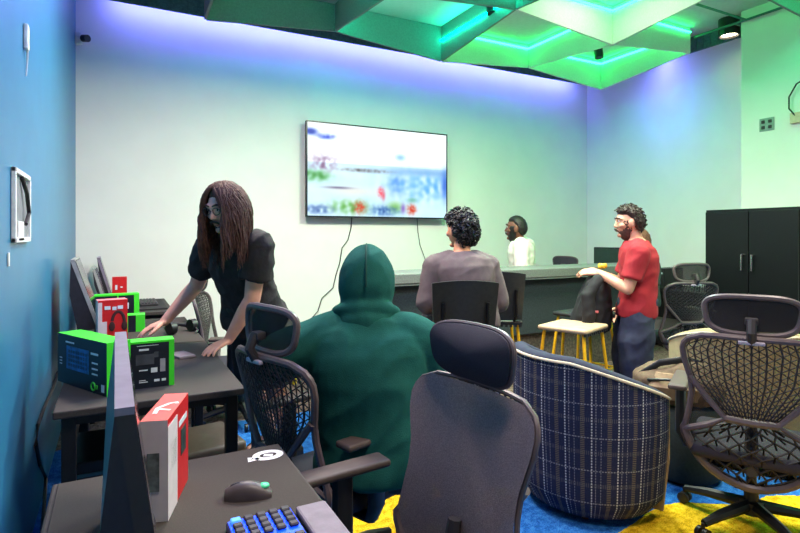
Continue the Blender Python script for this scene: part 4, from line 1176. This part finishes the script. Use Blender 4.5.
# hood: rings from the face opening round the skull to the nape
for k in range(13):
    t = k/12; a = lerp(.35, pi*.985, t)      # polar angle from the face direction
    rr = sin(a); yy = cos(a)
    row = []
    for i in range(seg):
        q = 2*pi*i/seg; x, z = cos(q)*rr, sin(q)*rr
        low = max(0, -z)
        p = V((x*(.112+.012*low), yy*.138-.012, z*.142+.004-.045*low*low*(1 if yy < .3 else .6)+.012*max(0, z)*(yy < .2)))
        row.append(hd.bm.verts.new(T(p)))
    RR.append(row)
inner_ = []
for row in RR:
    c_ = V((0, 0, 0))
    for v in row: c_ += v.co
    c_ /= len(row); hc = T((0, -.012, 0))
    inner_.append([hd.bm.verts.new(v.co+(hc-v.co).normalized()*.022) for v in row])
hd.ring_faces(list(reversed(inner_))+RR)
hd.tube([T((.115*cos(q), -.012+.115*sin(q)*.95, -.125-.03*sin(q))) for q in [2*pi*k/32 for k in range(32)]], .027, 10, closed=True)
hd.tube([T((0, -.02, -.10)), T((0, -.03, -.155))], [.105, .125], 20, True)
hd.fuse('hood', M_hood, r, .009, 5, .5, .007, 12, 3)
sm = MB(); sm.tube([T((0, -.153*sin(a)*1.0-.012, .148*cos(a)+.012)) for a in [radians(q) for q in range(-20, 110, 10)]], .0045, 6, True); sm.build('hood_seam', mat('dark_green_seam', (12, 62, 54), .95), r, True)
trousers(r, J, mat('dark_jeans', (30, 34, 44), .85, var=.2, vs=60), 1.95, .014)
shoes(r, J, M_black)

# --- curly haired person in a grey sweatshirt on a bar stool
g0 = V((2.08, 2.98, 0)); gf = V((.30, .954, 0)); gr = V((.954, -.30, 0))
def P_(o, fx, rx, z, f_, r_): return o+f_*fx+r_*rx+V((0, 0, z))
G = lambda fx, rx, z: P_(g0, fx, rx, z, gf, gr)
J = dict(pelvis=G(0, 0, .85), neck=G(.08, -.02, 1.295), bend=-gf*.03, head=G(.125, -.01, 1.445), face=gf*.86-gr*.42+V((0, 0, .04)),
         shR=G(.045, .155, 1.20), shL=G(.055, -.205, 1.20), hipR=G(.02, .09, .84), hipL=G(.02, -.09, .84), knR=G(.45, .13, .80), knL=G(.45, -.14, .80),
         anR=G(.40, .13, .36), anL=G(.40, -.14, .36), toR=G(.54, .14, .315), toL=G(.54, -.15, .315), wrR=G(.33, .12, .93), wrL=G(.32, -.16, .93),
         handR=gf*.8-gr*.4, palmR=W(0, 0, -1), handL=gf*.8+gr*.4, palmL=W(0, 0, -1), thumbR=-gr*1, thumbL=gr*1)
J['elR'] = G(.02, .225, .965); J['elL'] = G(.02, -.275, .965)
r, J, Bm = human('person', 'curly haired person in a grey brown sweatshirt sitting on a bar stool facing the television', g0, J, SK2, hk=1.04)
garment_top(r, J, mat('grey_brown_fleece', (98, 84, 82), .95, var=.12, vs=20, bump=.15, bs=200), 1.95, .024, 'sweatshirt', loose=.02, wr=.009, wf=9)
trousers(r, J, mat('dark_trousers', (34, 34, 40), .85, var=.2), 1.95); shoes(r, J, M_black)
hl_c = lambda d: hl_short(d)+(.06 if d.z > 0 else 0)
hair_cap(r, J, Bm, HBK, 1.04, hl_c, .022, jit=.006, extra=curls(J, Bm, 1.04, 640, hl_c, .008, .013, .036, 3))
face_bits(r, J, Bm, 1.04, HBK)

# --- person in a white shirt behind the counter
w0 = V((4.24, 4.95, 0)); wf_ = V((-.66, .75, 0)); wr_ = V((.75, .66, 0))
G = lambda fx, rx, z: P_(w0, fx, rx, z, wf_, wr_)
J = dict(pelvis=G(-.02, 0, .85), neck=G(.03, 0, 1.355), head=G(.07, 0, 1.495), face=wf_+V((0, 0, .03)), shR=G(-.02, .25, 1.285), shL=G(-.02, -.25, 1.285),
         hipR=G(.02, .09, .84), hipL=G(.02, -.09, .84), knR=G(.45, .13, .80), knL=G(.45, -.14, .80), anR=G(.40, .13, .36), anL=G(.40, -.14, .36), toR=G(.54, .14, .315), toL=G(.54, -.15, .315),
         elR=G(-.03, .29, 1.0), elL=G(-.03, -.29, 1.0), wrR=G(.2, .13, .93), wrL=G(.2, -.13, .93), handR=wf_*1, handL=wf_*1, palmR=W(0, 0, -1), palmL=W(0, 0, -1), thumbR=-wr_, thumbL=wr_*1)
r, J, Bm = human('person', 'bearded person with short dark hair in a white shirt, sitting behind the counter', w0, J, SK3, hk=1.22)
garment_top(r, J, mat('white_cotton', (222, 214, 200), .9, var=.04, vs=20), 1.3, .03, 'shirt', loose=.04, wr=.007)
trousers(r, J, MATS['dark_trousers'], 1.95); shoes(r, J, M_black)
hair_cap(r, J, Bm, HBK, 1.22, hl_short, .016, jit=.003); face_bits(r, J, Bm, 1.22, HBK, (110, 66, 58), beard=(HBK, .009))

# --- standing person in the red shirt holding a black coat
r0 = V((3.575, 2.875, 0)); rf = V((-.70, .714, 0)); rr_ = V((.714, .70, 0))
G = lambda fx, rx, z: P_(r0, fx, rx, z, rf, rr_)
J = dict(pelvis=G(-.02, 0, .86), neck=G(-.02, 0, 1.375), bend=-rf*.02, head=G(.035, -.005, 1.515), face=rf*.98-rr_*.15+V((0, 0, -.04)),
         shR=G(-.02, .175, 1.285), shL=G(-.02, -.175, 1.285), hipR=G(-.02, .09, .84), hipL=G(-.02, -.09, .84), knR=G(.04, .11, .45), knL=G(.0, -.11, .45),
         anR=G(-.01, .12, .08), anL=G(-.05, -.12, .08), toR=G(.14, .15, .035), toL=G(.10, -.15, .035), elL=G(.06, -.215, 1.015), elR=G(.08, .215, 1.03),
         wrL=G(.26, -.09, 1.125), wrR=G(.27, .09, 1.12), handL=rf*.9+rr_*.35+V((0, 0, .06)), handR=rf*.9-rr_*.35, palmL=rr_*.5+V((0, 0, -.8)), palmR=-rr_*.5+V((0, 0, -.8)), thumbL=rr_*1, thumbR=-rr_)
r, J, Bm = human('person', 'standing person in a red short sleeved shirt holding a black coat', r0, J, SK4, hk=1.0)
garment_top(r, J, mat('red_shirt_cloth', (150, 30, 40), .85, var=.14, vs=16, bump=.12, bs=120), .72, .018, 'shirt', hem=-.13, loose=.012, wr=.009, wf=10)
trousers(r, J, mat('navy_trousers', (42, 46, 66), .85, var=.25, vs=18), 1.95, .016, leg=.035, wr=.012, wf=9); shoes(r, J, M_black)
def hl_r(d): return hl_short(d)
hair_cap(r, J, Bm, HDB, 1.0, hl_r, .026, jit=.010, extra=curls(J, Bm, 1.0, 160, lambda d: hl_r(d)-.1, .008, .013, .022, 9)); face_bits(r, J, Bm, 1.0, HDB, beard=(mat('brown_beard', (74, 46, 38), .7, var=.4, vs=120), .006))
hp = V(r0)+(J['wrL']+J['wrR'])/2
# coat hanging over the hands
ct = thing('coat', 'black coat hanging from the hands of the person in the red shirt', 'coat', (hp.x, hp.y, 0))
M_coat = mat('black_coat_cloth', (26, 25, 27), .8, var=.2, vs=20, bump=.15, bs=60)
cf = MB(); a_, b_ = rf*1.0, rr_*1.0
def CR(fx, rx, z, fa, ra): return (rf*fx+rr_*rx+V((0, 0, z)), rr_*ra, rf*fa)
cf.loft([CR(.05, .02, .665, .135, .17), CR(.05, .02, .70, .155, .19), CR(.035, .01, .85, .135, .19), CR(.01, .0, 1.0, .105, .17), CR(.0, -.01, 1.075, .075, .14), CR(.0, 0, 1.10, .035, .10)], 32, 2.2)
cf.fuse('coat_body', M_coat, ct, .009, 4, .5, .016, 11, 2)
sl = MB(); sl.tube([rf*.0+rr_*-.12+V((0, 0, 1.07)), rf*.08+rr_*-.17+V((0, 0, .95)), rf*.07+rr_*-.19+V((0, 0, .80)), rf*.08+rr_*-.185+V((0, 0, .72))], [.045, .052, .05, .045], 14, True)
sl.fuse('sleeve', M_coat, ct, .009, 4, .5, .008, 12, 6)
MB().box(rf*.05+rr_*-.195+V((0, 0, .835)), (.012, .10, .018), atan2(rf.y, rf.x)+pi/2, bev=.004).build('label_strip', mat('pink_strip', (200, 96, 96), .6), ct)
yb = thing('yellow_packet', 'crumpled yellow packet held above the black coat', 'packet', (hp.x-rf.x*.035, hp.y-rf.y*.035, hp.z+.052))
pk = MB(); pk.box((0, 0, 0), (.06, .06, .035), .6, bev=.012, seg=3); pk.fuse('wrapper', mat('yellow_wrapper', (206, 168, 40), .4, var=.3, vs=60), yb, .006, 1, .4, .010, 30, 2)

# --- person behind, only a strip of hair showing
b0 = V((4.29, 3.41, 0)); bf = V((-.85, .53, 0)); br = V((.53, .85, 0))
G = lambda fx, rx, z: P_(b0, fx, rx, z, bf, br)
J = dict(pelvis=G(-.05, 0, .82), neck=G(-.05, 0, 1.22), head=G(-.01, 0, 1.355), face=bf*1, shR=G(-.06, .17, 1.14), shL=G(-.06, -.17, 1.14), hipR=G(-.04, .09, .82), hipL=G(-.04, -.09, .82),
         knR=G(.0, .1, .44), knL=G(0, -.1, .44), anR=G(-.02, .1, .08), anL=G(-.02, -.1, .08), toR=G(.13, .11, .035), toL=G(.13, -.11, .035), elR=G(-.05, .20, .9), elL=G(-.05, -.20, .9), wrR=G(.08, .18, .72), wrL=G(.08, -.18, .72),
         handR=bf*.6+V((0, 0, -.8)), handL=bf*.6+V((0, 0, -.8)), palmR=-br, palmL=br*1, thumbR=bf*1, thumbL=bf*1)
r, J, Bm = human('person', 'brown haired person almost hidden behind the red shirted person', b0, J, SK4, hk=.98)
garment_top(r, J, mat('dark_green_cotton', (40, 60, 52), .9), .7, .016); trousers(r, J, MATS['dark_trousers'], 1.95); shoes(r, J, M_black)
hair_cap(r, J, Bm, mat('mid_brown_hair', (92, 58, 42), .6, var=.3, vs=90), .98, lambda d: d.z+.7 if d.y < .1 else hl_short(d), .024, jit=.006); face_bits(r, J, Bm, .98, HDB)

# ------------------------------------------------------------------ light
def area(name, loc, size, power, col, direction, sy=None, spread=None):
    l = bpy.data.lights.new(name, 'AREA'); l.energy = power; l.color = col; l.shape = 'RECTANGLE'; l.size = size; l.size_y = sy or size
    if spread: l.spread = radians(spread)
    o = bpy.data.objects.new(name, l); C.objects.link(o); o.location = loc
    o.rotation_euler = V(direction).to_track_quat('-Z', 'Y').to_euler(); return o
BLUE = (.16, .18, 1.0)
# blue strips behind the valances, aimed at the walls
area('wall_wash_strip', (3.15, 6.07, 3.84), 6.4, 50, BLUE, (0, 1, -.8), .05)
area('wall_wash_strip', (6.51, 4.85, 3.84), 2.4, 22, BLUE, (.5, 0, -1), .05).rotation_euler = (V((1, 0, -.8)).to_track_quat('-Z', 'X')).to_euler()
area('wall_wash_strip', (-.16, 2.6, 3.84), 6.5, 108, (.03, .17, 1.0), (-.45, 0, -1), .05).rotation_euler = (V((-.45, 0, -1)).to_track_quat('-Z', 'X')).to_euler()
# ordinary room lamps between the fins, and over the front part of the room
WARM = (1.0, .84, .75); MINT = (.92, 1.0, .80); GRN = (.06, 1.0, .40)
for x, y, z, e, c, sp in ((.9, .7, 3.44, 56, WARM, 160), (1.0, 3.6, 3.44, 142, WARM, 172), (2.8, .8, 3.44, 52, WARM, 150), (2.9, 3.4, 3.44, 172, MINT, 172), (3.7, 1.9, 3.44, 70, MINT, 132), (5.5, 2.1, 3.84, 17, GRN, 180), (5.4, .8, 3.84, 10, GRN, 180)):
    area('room_lamp', (x, y, z), .55, e, c, (0, 0, -1), None, sp)
wd = bpy.data.worlds.new('room_air'); S.world = wd; wd.use_nodes = True
wd.node_tree.nodes['Background'].inputs[0].default_value = (.5, .55, .6, 1); wd.node_tree.nodes['Background'].inputs[1].default_value = .02

# ------------------------------------------------------------------ camera
cd = bpy.data.cameras.new('camera'); cam = bpy.data.objects.new('camera', cd); C.objects.link(cam)
cam.location = (0, 0, CAM_H); cam.rotation_euler = (pi/2, 0, -YAW)
cd.sensor_width = 36; cd.lens = 36*F/800; cd.shift_y = -(266.5-HY)/800; cd.clip_start = .05
S.camera = cam
S.view_settings.view_transform = 'Standard'; S.view_settings.look = 'None'; S.view_settings.gamma = 1
S.view_settings.use_curve_mapping = False; S.view_settings.exposure = 0.0
try:
    S.cycles.use_denoising = True; S.cycles.max_bounces = 8; S.cycles.transparent_max_bounces = 16; S.cycles.sample_clamp_indirect = 6
except Exception: pass
